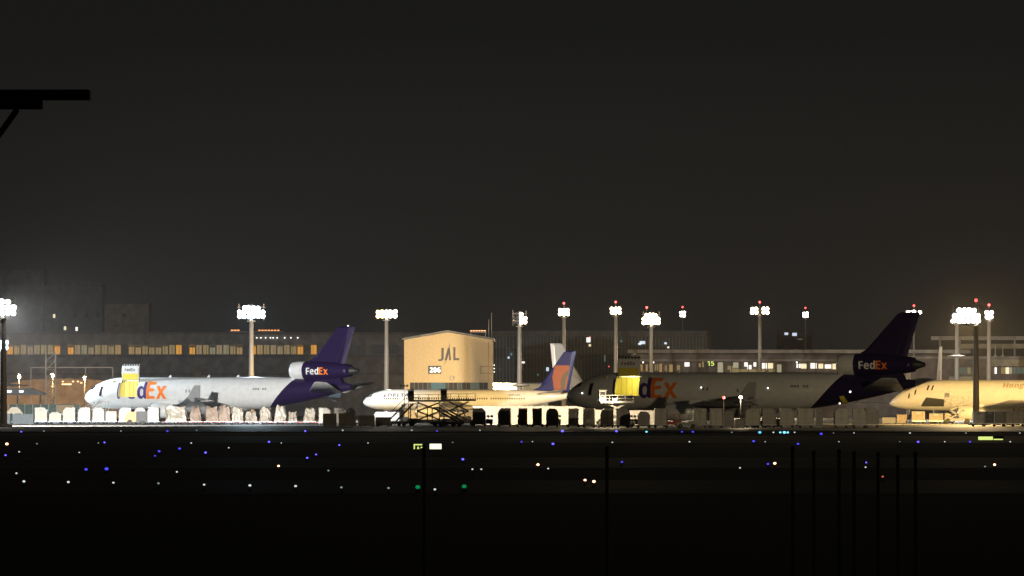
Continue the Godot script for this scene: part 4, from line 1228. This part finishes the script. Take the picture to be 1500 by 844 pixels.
	glow("lamp_sign_white", Color(0.9, 1.0, 0.6), 1.6)
	glow("lamp_blue_small", Color(0.12, 0.1, 1.0), 2.6)
	glow("lamp_blue_faint", Color(0.08, 0.07, 1.0), 1.2)
	glow("lamp_white_faint", Color(0.7, 0.95, 0.9), 0.35)
	glow("lamp_cyan_faint", Color(0.15, 0.7, 1.0), 1.2)
	glow("lamp_white_small", Color(0.85, 0.95, 0.92), 0.9)
	glow("lamp_cyan_small", Color(0.2, 0.75, 1.0), 2.2)
	glow("lamp_amber_small", Color(1.0, 0.5, 0.28), 5.0)
	glow("lamp_green_small", Color(0.0, 0.35, 0.1), 0.6)
	glow("lamp_red_dot_small", Color(1.0, 0.2, 0.12), 0.8)
	glow("win_amber", Color(0.8, 0.36, 0.06), 0.8)
	glow("win_tan", Color(0.5, 0.32, 0.13), 0.62)
	glow("win_dim", Color(0.42, 0.31, 0.14), 0.55)
	glow("win_olive", Color(0.36, 0.31, 0.16), 0.5)
	glow("win_tan2", Color(0.42, 0.29, 0.14), 0.5)
	mat("blind", Color(0.3, 0.24, 0.15), 0.8)
	glow("win_cream", Color(1.0, 0.85, 0.5), 0.9)
	glow("win_white", Color(1.0, 0.95, 0.85), 1.2)
	glow("win_bluewhite", Color(0.7, 0.82, 1.0), 0.9)
	glow("win_pale", Color(0.6, 0.55, 0.36), 0.5)
	glow("win_teal", Color(0.2, 0.42, 0.44), 0.4)
	M.win_teal.albedo_color = Color(0.15, 0.2, 0.2)
	glow("win_dimgreen", Color(0.16, 0.2, 0.15), 0.5)
	for k in ["win_olive", "win_tan2", "win_dim", "win_tan", "win_amber", "win_dimgreen", "win_pale"]:
		M[k].albedo_color = Color(0.12, 0.12, 0.12)

func ground() -> void:
	for k in ["facade_glass", "facade_glass_dark", "rib_blue", "spandrel_blue", "win_dark", "win_dimgreen", "win_teal", "win_dim", "win_tan", "win_amber"]:
		M[k].metallic_specular = 0.12
	for k in ["jet_purple", "jet_blue"]:
		M[k].metallic_specular = 0.25
		M[k].clearcoat = 0.25
		M[k].roughness = 0.4
	struct("ground", MB.new().box(Vector3(0, -0.5, -3000), Vector3(2400, 1.0, 7000)).done(), M.grass)
	struct("apron", MB.new().box(Vector3(0, -0.04, -1750), Vector3(1000, 0.09, 1352)).done(), M.concrete)
	struct("taxiway", MB.new().box(Vector3(0, -0.04, -880), Vector3(1000, 0.088, 150)).done(), M.asphalt)
	struct("taxiway", MB.new().box(Vector3(0, -0.04, -540), Vector3(1000, 0.088, 90)).done(), M.asphalt)
	struct("runway", MB.new().box(Vector3(0, -0.04, -385), Vector3(1000, 0.088, 60)).done(), M.asphalt)
	for z in [-816.0, -944.0, -502.0, -578.0]:
		struct("pavement_marking", MB.new().box(Vector3(0, 0.006, z), Vector3(1000, 0.008, 0.9)).done(), M.marking_white)
	struct("taxiway_marking", MB.new().box(Vector3(0, 0.006, -880), Vector3(1000, 0.008, 0.3)).done(), M.marking_yellow)
	struct("kerb", MB.new().box(Vector3(0, 0.06, -1076), Vector3(1000, 0.16, 0.5)).done(), M.kerb)

func masts() -> void:
	var V := func(x: float, y: float, z: float) -> Vector3: return Vector3(x, y, z)
	mast(5, 9.3, 450, "tallest white floodlight mast at the left edge of the apron", "daylight", 0.0, 5, 3, {"shift": -0.2, "beams": [[80000.0, V.call(0.13, -0.26, -0.96), 28.0, 0.35]]})
	mast(1933, 10.8, 420, "added unseen floodlight mast outside the right edge of view near the taxiway", "warm", 0.0, 5, 3, {"beams": [[5200.0, V.call(-0.55, -0.11, -0.7), 42.0]]})  # added mast beyond view, fills the right jet and container fronts
	mast(2, 7.7, 505, "shorter white floodlight mast near the jet nose at the left edge", "cool", 0.0, 3, 2, {"beams": [[3500.0, V.call(1, -0.4, 0.35), 60.0]]})
	mast(368, 7.3, 457, "big white floodlight mast behind the middle of the lit cargo jet", "cool", 2000.0, 6, 3, {"r": 0.66, "pitch": 0.92})
	mast(566, 6.9, 460, "white floodlight mast just left of the gabled hangar", "white", 1000.0, 5, 2, {"r": 0.62, "gold": [0, 1]})
	mast(761, 6.7, 466, "thick half-lit floodlight mast right of the hangar with a collar", "warm", 600.0, 4, 3, {"r": 0.65, "ring": 565, "dark": [0, 1], "pitch": 0.8})
	var two := func(front: float, back: float) -> Array: return [[front, Vector3(0, -0.55, 1), 68.0], [back, Vector3(0, -0.55, -1), 66.0]]
	mast(826, 6.2, 457, "floodlight mast above the blue and red tail fin", "warm", 0.0, 3, 2, {"red": true, "beams": two.call(2200.0, 120.0)})
	mast(902, 6.1, 455, "floodlight mast left of the raised dark cargo door", "warm", 0.0, 3, 2, {"red": true, "beams": two.call(2200.0, 120.0)})
	mast(954, 6.5, 467, "wide floodlight mast with red beacon right of the raised cargo door", "warm", 0.0, 6, 3, {"red": true, "pitch": 0.66, "red_at": -1.0, "beams": two.call(2200.0, 120.0)})
	mast(1000, 4.9, 460, "small distant floodlight mast with red beacon over the glass building", "white", 120.0, 2, 2, {"red": true, "r": 0.3})
	mast(1113, 6.0, 455, "floodlight mast with two lamp groups above the dark jet", "warm", 0.0, 5, 2, {"red": true, "dark": [2], "beams": two.call(2200.0, 120.0)})
	mast(1180, 4.8, 461, "small distant floodlight mast with red beacon nearest the dark tail fin", "white", 120.0, 2, 2, {"red": true, "r": 0.25})
	mast(1402, 6.7, 470, "pale floodlight mast behind the brightest mast on the right", "white", 0.0, 3, 1, {"ring": 522, "beams": two.call(1500.0, 400.0)})
	mast(1430, 8.6, 462, "brightest thick floodlight mast standing before the yellow lit freighter", "gold", 0.0, 6, 3, {"r": 0.6, "shift": -1.7, "red": true, "pitch": 0.8, "white": true, "beams": [[30000.0, V.call(0.15, -0.36, -1), 42.0, 0.35], [1500.0, V.call(0.3, -0.7, 1), 55.0]]})
	mast(1449, 6.9, 461, "slim floodlight mast just right of the brightest mast", "white", 0.0, 2, 2, {"red": true, "beams": two.call(1500.0, 400.0)})
	mast(1339, 5.9, 457, "distant floodlight mast with red beacon hidden behind the dark tail fin", "white", 0.0, 3, 1, {"r": 0.3, "red": true, "pitch": 1.5, "beams": two.call(400.0, 200.0)})

func aircraft() -> void:
	cargo_jet("brightly lit white cargo jet with purple tail on the left", spot(125, 7.72), -0.518, 2.0)
	var dark_jet := cargo_jet("shadowed white cargo jet with dark purple tail on the right", spot(830, 9.2), -0.38, 7.0)
	var J := {"L": 58.6, "T": 8.6, "B": 2.58, "W": 3.01, "tip": 4.75, "nl": 9.0, "ts": 38.0, "tt": 7.3, "tb": 6.3, "tw": 0.25}
	for q in [[24.0, 6.2, 0.14], [35.2, 6.1, 0.14], [48.6, 5.5, 0.17], [46.4, 3.7, 0.16], [3.6, 5.3, 0.14]]:
		var z := side_z(J, q[0], q[1], 0.0)
		var hl := part(dark_jet, "skin_lamp", MB.new().ball(Vector3(q[0], q[1], z + 0.05), q[2]).done(), M.lamp_dim_white)
		part(hl, "mount", MB.new().box(Vector3(q[0], q[1], z), Vector3(q[2] * 2.6, q[2] * 2.6, 0.06)).done(), M.dark_metal)
	part(dark_jet, "painted_lit_hatch", patch(J, [Vector2(46.9, 3.6), Vector2(47.8, 3.7), Vector2(47.5, 4.9), Vector2(46.8, 4.8)], 0.04), M.lining_yellow)  # yellow colour imitates the lit bay, no light inside
	delta_jet()
	var P := {"L": 58.0, "T": 8.0, "B": 2.3, "W": 2.85, "tip": 3.6, "nl": 11.0, "ts": 38.0, "tt": 6.9, "tb": 6.0, "tw": 0.3, "wx": 18.5, "wc": 12.0, "span": 28.0, "er": 1.4, "nt": 0.8}
	var fp := PackedVector2Array([Vector2(46, 7.8), Vector2(54, 16.8), Vector2(57.5, 16.8), Vector2(56.5, 7.2)])
	var t := airliner("freighter", "pale yellow lit freighter with brown lettering cut off by the right edge", "cargo jet", P, spot(1303, 7.9), -0.42, M.jet_cream, M.jet_silver, fp)
	lettering(t, "lettering", "Hong Kong", M.print_brown, 23.4, 8.6, 6.3, 1.1, func(x, y): return side_z(P, x, y, 0.04))
	for q in [[4.6, 4.6], [5.9, 5.3], [8.4, 6.1], [9.3, 6.1]]:
		part(t, "side_window", patch(P, [Vector2(q[0], q[1]), Vector2(q[0] + 0.3, q[1]), Vector2(q[0] + 0.42, q[1] + 0.9), Vector2(q[0] + 0.12, q[1] + 0.9)]), M.cockpit_glass)
	part(t, "cargo_hatch", patch(P, [Vector2(7.0, 3.1), Vector2(11.6, 3.1), Vector2(12.1, 4.4), Vector2(8.4, 4.8)], 0.05), M.equip_dark)
	# two jets of which only the tails show
	var Q := {"L": 50.0, "T": 7.4, "B": 2.3, "W": 2.5, "tip": 4.0, "nl": 8.0, "ts": 33.0, "tt": 6.3, "tb": 5.6, "tw": 0.25, "wx": 17.0, "wc": 11.0, "span": 24.0, "er": 0.0}
	var fq := PackedVector2Array([Vector2(40.5, 7.2), Vector2(42.0, 7.8), Vector2(47.3, 16.6), Vector2(49.6, 16.6), Vector2(48.6, 6.9)])
	airliner("parked_jet", "parked jet whose pale grey fin rises behind the blue and red tail", "passenger jet", Q, spot(1130, 6.75), PI + 0.25, M.jet_white, M.jet_silver, fq)
	var t2 := airliner("parked_jet", "parked jet whose narrow silver and red fin shows behind the dark tail", "passenger jet", Q, spot(1327, 6.3), -1.45, M.jet_silver, M.jet_silver, fq)
	var f := t2.get_node("tail_fin")
	for z in [1, -1]:
		part(f, "tail_emblem", MB.new().prism(PackedVector2Array([Vector2(44.2, 8.0), Vector2(47.6, 8.0), Vector2(48.2, 11.0), Vector2(46.2, 11.0)]), 0.225 * z, 0.24 * z).done(), M.print_red)

# left row lies farther off than the right row
func row_s(px: float) -> float:
	return 8.2 + (px - 55.0) / 400.0 * 0.2 if px < 470.0 else clampf(8.2 + (px - 55.0) / 845.0 * 1.5, 8.15, 9.75)

func cargo_rows() -> void:
	# left row, floodlit
	var list := [[61, 18, "right", "uld_cream"], [102, 18, "left", "uld_cream"], [124, 18, "left", "uld_pale"], [145, 17, "both", "uld_pale"], [183, 18, "left", "uld_pale"], [205, 17, "both", "uld_pale"], [225, 17, "left", "uld_pale"]]
	var i := 0
	for q in list:
		var s := row_s(q[0])
		cargo_container("%s pale cargo container from the left in the floodlit row" % ORD[i], q[0], s, q[1], q[2], M[q[3]], "cargo containers in the left row")
		dolly("dolly under the %s pale container of the floodlit row" % ORD[i], q[0], s, M.dolly_grey)
		i += 1
	cargo_container("low cream container with a sagging cover between taller pale ones", 82, row_s(82), 18, "both", M.uld_cream, "cargo containers in the left row", 1.6)
	dolly("dolly under the low cream container with sagging cover", 82, row_s(82), M.dolly_grey)
	cargo_container("low tan container right of the chamfered silver one", 163, row_s(163), 16, "none", M.uld_cream, "cargo containers in the left row", 1.75)
	dolly("dolly under the low tan container", 163, row_s(163), M.dolly_grey)
	var heaps := [[258, 3.6, 2.5, 0.92, "load_pale"], [287, 2.1, 2.4, 0.35, "load_brown"], [311, 2.4, 2.5, 0.6, "load_brown"], [329, 2.1, 2.5, 0.7, "load_brown"], [348, 2.0, 2.3, 0.9, "load_pale"], [368, 2.0, 1.6, 0.7, "load_wrap"], [389, 1.9, 2.1, 0.85, "load_wrap"], [411, 2.0, 2.6, 0.5, "load_pale"], [429, 1.5, 1.5, 0.7, "load_wrap"], [454, 2.0, 2.2, 0.5, "load_wrap"]]
	i = 0
	for q in heaps:
		var s := row_s(q[0])
		cargo_heap("%s wrapped pallet load from the left behind the red dollies" % ORD[i], q[0], s, q[1], q[2], q[3], M[q[4]], 30 + i)
		i += 1
	i = 0
	for k in 11:
		var px := 248.0 + k * 21.6
		dolly("%s red cargo dolly from the left under the pallet loads" % ORD[k], px, row_s(px) + 0.0, M.dolly_red)
	i = 0
	for q in [[476, 17, "right", "uld_cream"], [498, 16, "right", "uld_cream"], [514, 14, "both", "uld_worn"]]:
		cargo_container(["pale container nearest the purple tail behind the dark crates", "second pale container under the purple tail", "dark rounded container right of the two pale ones"][i], q[0], 8.8, q[1], q[2], M[q[3]], "cargo containers under the purple tail")
		dolly("dolly under the %s container below the purple tail" % ORD[i], q[0], 8.8, M.dolly_grey)
		i += 1
	# right row, back-lit
	list = [[702, 19, "right", "uld_silver"], [739, 18, "left", "uld_silver"], [766, 13, "none", "uld_silver"], [787, 13, "none", "uld_silver"], [809, 18, "both", "uld_silver"], [840, 14, "none", "uld_silver"], [863, 17, "none", "uld_silver"], [889, 18, "left", "uld_silver"], [913, 20, "right", "uld_silver"], [968, 18, "none", "uld_silver"], [1025, 20, "left", "uld_silver"], [1049, 18, "none", "uld_silver"], [1103, 22, "left", "uld_silver"], [1127, 20, "right", "uld_worn"], [1153, 21, "right", "uld_silver"], [1180, 23, "none", "uld_silver"], [1232, 20, "left", "uld_silver"], [1259, 21, "right", "uld_silver"], [1277, 18, "right", "uld_worn"]]
	i = 0
	for q in list:
		var s := row_s(q[0])
		if q[0] == 1277:
			s = 9.62
		cargo_container("%s dark back-lit container from the left in the right row" % ORD[i], q[0], s, q[1], q[2], M[q[3]], "cargo containers in the right row")
		dolly("dolly under the %s container of the back-lit right row" % ORD[i], q[0], s, M.dolly_grey)
		i += 1
	cargo_container("low dark container between two taller back-lit ones by the letters", 943, row_s(943), 18, "both", M.uld_worn, "cargo containers in the right row", 1.95)
	dolly("dolly under the low dark back-lit container", 943, row_s(943), M.dolly_grey)
	# far right: low crates in warm light
	i = 0
	for q in [[1345, 19, "equip_tan", 1.7], [1371, 20, "equip_tan", 1.3], [1389, 12, "equip_tan", 1.4], [1433, 15, "equip_white", 1.9], [1449, 13, "equip_grey", 1.9], [1464, 13, "uld_worn", 1.9], [1477, 10, "uld_cream", 1.9], [1491, 16, "uld_cream", 1.9]]:
		var cs := 8.1 if q[0] < 1400 else 9.2
		cargo_container("%s low crate from the left in front of the yellow lit freighter" % ORD[i], q[0], cs, q[1], "none", M[q[2]], "low crates at the right edge", q[3], 0.52)
		dolly("dolly under the %s low crate before the freighter" % ORD[i], q[0], cs, M.dolly_grey)
		i += 1

func crate(label: String, px: float, s: float, size: Vector3, m: Material) -> void:
	var t := thing("steel_crate", label, "crate", spot(px, s), 0.0, "dark steel crates on the apron")
	part(t, "body", MB.new().box(Vector3(0, size.y / 2 + 0.12, 0), size).done(), m)
	var ribs := MB.new()
	for k in 5:
		ribs.box(Vector3((k - 2) * size.x * 0.24, size.y / 2 + 0.12, size.z / 2 + 0.03), Vector3(0.08, size.y, 0.06))
	part(t, "rib", ribs.done(), m)
	for x in [-0.35, 0.35]:
		part(t, "skid", boxmesh(Vector3(0.2, 0.12, size.z)), M.dark_metal, Vector3(size.x * x, 0.06, 0))

func equipment() -> void:
	# dark crates and carts
	crate("small dark crate cut by the far left edge", 6, 8.45, Vector3(2.2, 1.7, 2.0), M.crate_teal)
	crate("long dark teal crate right of the pale tent cart", 34, 8.45, Vector3(3.6, 1.7, 2.0), M.crate_teal)
	crate("dark crate in front of the pale containers under the purple tail", 483, 9.4, Vector3(2.1, 2.0, 2.0), M.loader_grey)
	crate("second dark crate in front of the pale containers under the purple tail", 508, 9.4, Vector3(2.5, 2.0, 2.0), M.loader_grey)
	crate("low dark crate at the foot of the passenger jet nose", 537, 9.4, Vector3(2.6, 1.7, 2.0), M.loader_grey)
	crate("dark crate beside the brown cart in the right row", 1067, 9.9, Vector3(1.6, 2.4, 2.0), M.loader_grey)
	crate("low dark crate beneath the bright work light", 1084, 9.9, Vector3(1.3, 1.3, 2.0), M.loader_grey)
	crate("tall dark crate near the tail end of the right row", 1200, 9.9, Vector3(1.0, 2.7, 2.0), M.loader_grey)
	# covered cart like a small tent
	var t := thing("tent_cart", "small cart with a cream tent cover at the far left", "cart", spot(18, 8.3))
	part(t, "cover", MB.new().loft([[Vector3(-1.2, 1.9, -1.3), Vector3(1.9, 1.9, -1.3), Vector3(1.9, 1.9, 1.3), Vector3(-1.2, 1.9, 1.3)], [Vector3(-0.1, 3.0, -0.8), Vector3(1.0, 3.0, -0.8), Vector3(1.0, 3.0, 0.8), Vector3(-0.1, 3.0, 0.8)]], true, false).done(), M.uld_cream)
	for x in [-1.1, 0.3, 1.8]:
		part(t, "post", MB.new().bar(Vector3(x, 0.3, 1.2), Vector3(x, 1.95, 1.2), 0.12).done(), M.equip_white)
	part(t, "bed", boxmesh(Vector3(3.0, 0.2, 2.4)), M.dark_metal, Vector3(0.35, 0.4, 0))
	for x in [-0.8, 1.5]:
		part(t, "wheel", MB.new().lathe(Vector3(x, 0.3, 1.1), Vector3.BACK, [[-0.1, 0.3], [0.1, 0.3]], 12).done(), M.rubber)
	box_truck("white service truck under the nose of the passenger jet", spot(566, 8.5), Vector3(2.6, 1.5, 2.0), M.equip_white, M.equip_white, 0.7)
	crate("flat dark crate between the boarding stairs and the passenger jet nose", 561, 9.25, Vector3(2.4, 1.4, 2.0), M.loader_grey)
	crate("worn bluish crate beside the freighter nose", 1302, 8.1, Vector3(2.4, 1.0, 1.6), M.equip_grey)
	crate("tan crate below the freighter nose", 1321, 8.05, Vector3(1.8, 1.5, 1.6), M.equip_tan)
	box_truck("small truck with painted orange lit side and dark cargo box before the left row", spot(200, 8.47), Vector3(1.9, 1.7, 1.8), M.equip_dark, M.lit_orange_paint, 0.6)  # cab coloured orange in place of orange light on that side
	tug("dark tow tractor in front of the right container row", spot(1006, 9.95), M.loader_grey)
	tug("tow tractor with reddish body near the right jet engine", spot(984, 9.4), M.dolly_red)
	# stairs and loaders around the passenger jet
	stair_truck("dark boarding stairs left of the loaders beside the passenger jet", spot(588, 9.0), 0.9, 3.6, M.loader_grey)
	loader("left dark scissor loader beside the passenger jet", spot(628, 9.0), 0.0, 4.1, 7.2, M.loader_grey)
	loader("right dark scissor loader beside the passenger jet", spot(672, 9.1), 0.0, 4.2, 6.0, M.loader_grey)
	stair_truck("dark service stairs right of the loaders beside the passenger jet", spot(655, 9.3), 2.6, 3.0, M.loader_grey)
	loader("scissor loader with work lamps below the right jet cargo door", spot(902, 9.62), 0.15, 3.9, 5.6, M.loader_grey, true)
	loader("tan scissor loader before the yellow lit freighter", spot(1402, 8.15), 0.0, 4.0, 4.6, M.loader_grey)
	# service frame at the lit jet's nose
	stair_truck("pale boarding stairs at the nose of the lit cargo jet", spot(133, 7.9), 0.4, 4.0, M.equip_white)
	# added low wall and floods, making the bright gaps behind the right containers
	t = thing("added_white_wall", "added low white wall glowing in floodlight behind the dark containers", "wall", spot(830, 8.55))
	for k in 16:
		part(t, "panel", boxmesh(Vector3(1.96, 3.2, 0.2)), M.equip_white, Vector3(-15.0 + k * 2.0, 1.6, 0))
	for k in 17:
		part(t, "post", boxmesh(Vector3(0.16, 3.3, 0.3)), M.alu, Vector3(-16.0 + k * 2.0, 1.65, -0.2))
	var k2 := 0
	for px in [715.0, 765.0, 815.0, 865.0, 930.0]:  # floods added to brighten the wall, hidden behind the containers
		var p := spot(px, 8.62)
		unseen_light_tower("%s added low floodlight stand from the left facing the white wall" % ORD[k2], p, "warm", 125.0, 1.4, Vector3(p.x, 1.4, spot(0, 8.55).z), 75.0)
		k2 += 1
	unseen_light_tower("unseen portable light tower aimed at the passenger jet nose", spot(592, 7.5), "gold", 4500.0, 7.0, spot(585, 7.15, 4.0), 55.0)  # unseen tower put in to light the jet nose
	unseen_light_tower("unseen portable light tower lighting the hangar front from its right corner", spot(731, 6.52), "sodium_pale", 2100.0, 6.0, spot(665, 6.4, 12.0), 62.0)  # unseen tower put in for the light coming from the right corner
	t = thing("work_light", "single bright work light on a stand below the right jet wing", "work light", spot(1085, 9.75))
	part(t, "stand", MB.new().tube(Vector3.ZERO, Vector3(0, 4.3, 0), 0.06).bar(Vector3(-0.6, 0.05, 0), Vector3(0.6, 0.05, 0), 0.1).bar(Vector3(0, 0.05, -0.6), Vector3(0, 0.05, 0.6), 0.1).done(), M.dark_metal)
	work_lamp(t, Vector3(0, 4.6, 0), 50.0)
	t = thing("beacon_light", "red beacon light on a thin stand below the right jet wing", "beacon", spot(1060, 9.75))
	part(t, "stand", MB.new().tube(Vector3.ZERO, Vector3(0, 4.4, 0), 0.05).bar(Vector3(-0.4, 0.05, 0), Vector3(0.4, 0.05, 0), 0.1).done(), M.dark_metal)
	part(t, "lens", MB.new().ball(Vector3(0, 4.55, 0), 0.22).done(), M.lamp_red)

func signs_and_lights() -> void:
	# lit taxiway signs
	var s := 17.9
	var t := thing("taxiway_sign", "lit yellow taxiway sign reading A2 beside a bright blank panel", "sign", spot(627, s))
	var y := gy(658, s)
	for q in [[613.5, 15.0, "equip_dark"], [638, 17.0, "lamp_sign_white"]]:
		var x: float = (q[0] - 627) / s
		part(t, "leg", MB.new().bar(Vector3(x, 0, 0), Vector3(x, y, 0), 0.06).done(), M.dark_metal)
	part(t, "housing", MB.new().box(Vector3((613.5 - 627) / s, y, -0.08), Vector3(0.9, 0.86, 0.14)).box(Vector3((638 - 627) / s, y, -0.08), Vector3(1.02, 0.92, 0.14)).done(), M.dark_metal)
	part(t, "lit_sign_panel", MB.new().box(Vector3((638 - 627) / s, y, 0.0), Vector3(0.96, 0.86, 0.03)).done(), M.lamp_sign_white)
	var fx: float = (613.5 - 627) / s
	part(t, "lit_sign_border", MB.new().box(Vector3(fx, y + 0.36, 0.0), Vector3(0.84, 0.1, 0.03)).box(Vector3(fx - 0.37, y, 0.0), Vector3(0.1, 0.62, 0.03)).done(), M.lamp_sign)
	lettering(t, "lit_sign_lettering", "A2", M.lamp_sign, fx - 0.22, 0.6, y - 0.36, 0.56, func(_x, _y): return 0.012)
	s = 14.4
	t = thing("taxiway_sign", "long lime yellow lit taxiway sign near the right edge", "sign", spot(1451, s))
	y = gy(644, s)
	part(t, "housing", MB.new().box(Vector3(0, y, -0.08), Vector3(2.7, 0.7, 0.14)).done(), M.dark_metal)
	for x in [-1.0, 1.0]:
		part(t, "leg", MB.new().bar(Vector3(x, 0, -0.05), Vector3(x, y, -0.05), 0.06).done(), M.dark_metal)
	part(t, "lit_sign_panel", MB.new().box(Vector3(-0.5, y, 0.0), Vector3(1.5, 0.6, 0.03)).box(Vector3(0.8, y - 0.08, 0.0), Vector3(0.95, 0.3, 0.03)).done(), M.lamp_sign)
	# lamps set in the airfield, row by row
	var rows := {
		"blue": [[[31, 633], [245, 632], [447, 632], [640, 632], [824, 632], [903, 632], [999, 633], [1015, 633], [1203, 636]], [[153, 649], [394, 648], [497, 653], [764, 648], [810, 651], [1104, 647], [1169, 651], [1345, 648], [1421, 648]], [[8, 668], [233, 662], [227, 669], [263, 658], [301, 664], [450, 672], [463, 667], [678, 674], [911, 678], [1125, 681], [1269, 679]], [[126, 689], [156, 688]]],
		"white": [[[64, 632], [177, 632], [288, 631], [396, 631], [502, 631], [603, 631], [703, 631], [1072, 634], [1133, 634], [1164, 634], [1221, 635], [1251, 635], [1333, 635], [1415, 635], [1494, 635]], [[54, 651], [144, 650], [280, 650], [412, 650], [539, 650], [663, 649], [780, 648], [897, 649], [1010, 648], [1121, 648], [1229, 648], [1318, 648], [1384, 648], [1480, 648]], [[24, 695], [259, 693], [481, 691], [692, 689], [705, 689], [803, 688], [1084, 687], [1268, 686], [1443, 685], [28, 663], [116, 664], [335, 657]], [[35, 707], [100, 708], [166, 709], [232, 710], [299, 712], [366, 713], [433, 714], [500, 716], [569, 717], [637, 719]]],
		"cyan": [[[947, 633], [1143, 634], [1149, 634], [1154, 634], [1113, 634]]],
		"amber": [[[10, 651], [408, 684], [788, 682], [1135, 680], [1457, 682], [857, 705], [870, 707]]],
		"green": [[[612, 715], [680, 714]]],
		"red_dot": [[[1293, 700]]],
	}
	var where := ["in the farthest row at the apron edge", "in the second row from the apron", "in the scattered middle rows", "in the nearest row"]
	for kind in rows:
		for r in rows[kind].size():
			var line: Array = rows[kind][r]
			line.sort_custom(func(a, b): return a[0] < b[0])
			for i in line.size():
				var q: Array = line[i]
				var k: String = "red" if kind == "red_dot" else kind
				var size: float = {"blue": 4.2, "white": 2.6, "cyan": 4.6, "amber": 4.6, "green": 9.0, "red": 3.0}[k]
				if kind == "white" and r == 3:
					size = 4.2
				if kind == "white" and r == 2:
					size = 2.6
				if kind == "blue" and r == 3:
					size = 6.2
				if k == "red":
					M["lamp_red_small"] = M.lamp_red_dot_small
				field_light(k, q[0], q[1], "%s %s ground light from the left %s" % [ORD[i], k, where[r]] if line.size() > 1 else "only %s ground light, between the dark posts" % k, size)
	# dark posts near the viewer
	var i := 0
	for q in [[621, 652], [889, 655], [1161, 655], [1192, 662], [1229, 660], [1251, 663], [1286, 664], [1315, 668], [1341, 664]]:
		fence_post(q[0], q[1], 140.0 + (i % 3) * 6.0, "%s thin dark post from the left in the foreground" % ORD[i])
		i += 1
	# black arm with a brace reaching in at the top left
	s = 120.0
	t = thing("steel_gantry", "black steel arm with slanting brace reaching in at the upper left", "gantry", spot(-90, s))
	var ya := gy(139, s)
	part(t, "arm_plate", MB.new().box(Vector3(0.75, ya, 0), Vector3(2.18, 0.115, 0.5)).done(), M.canopy_black)
	part(t, "lower_beam", MB.new().box(Vector3(0.55, gy(153, s), 0), Vector3(1.42, 0.11, 0.35)).done(), M.canopy_black)
	part(t, "brace", MB.new().bar(Vector3((25 + 90) / s, gy(160, s), 0), Vector3(0.0, gy(320, s), 0), 0.07).done(), M.canopy_black)
	part(t, "column", MB.new().bar(Vector3(0, 0, 0), Vector3(0, ya, 0), 0.2).done(), M.canopy_black)
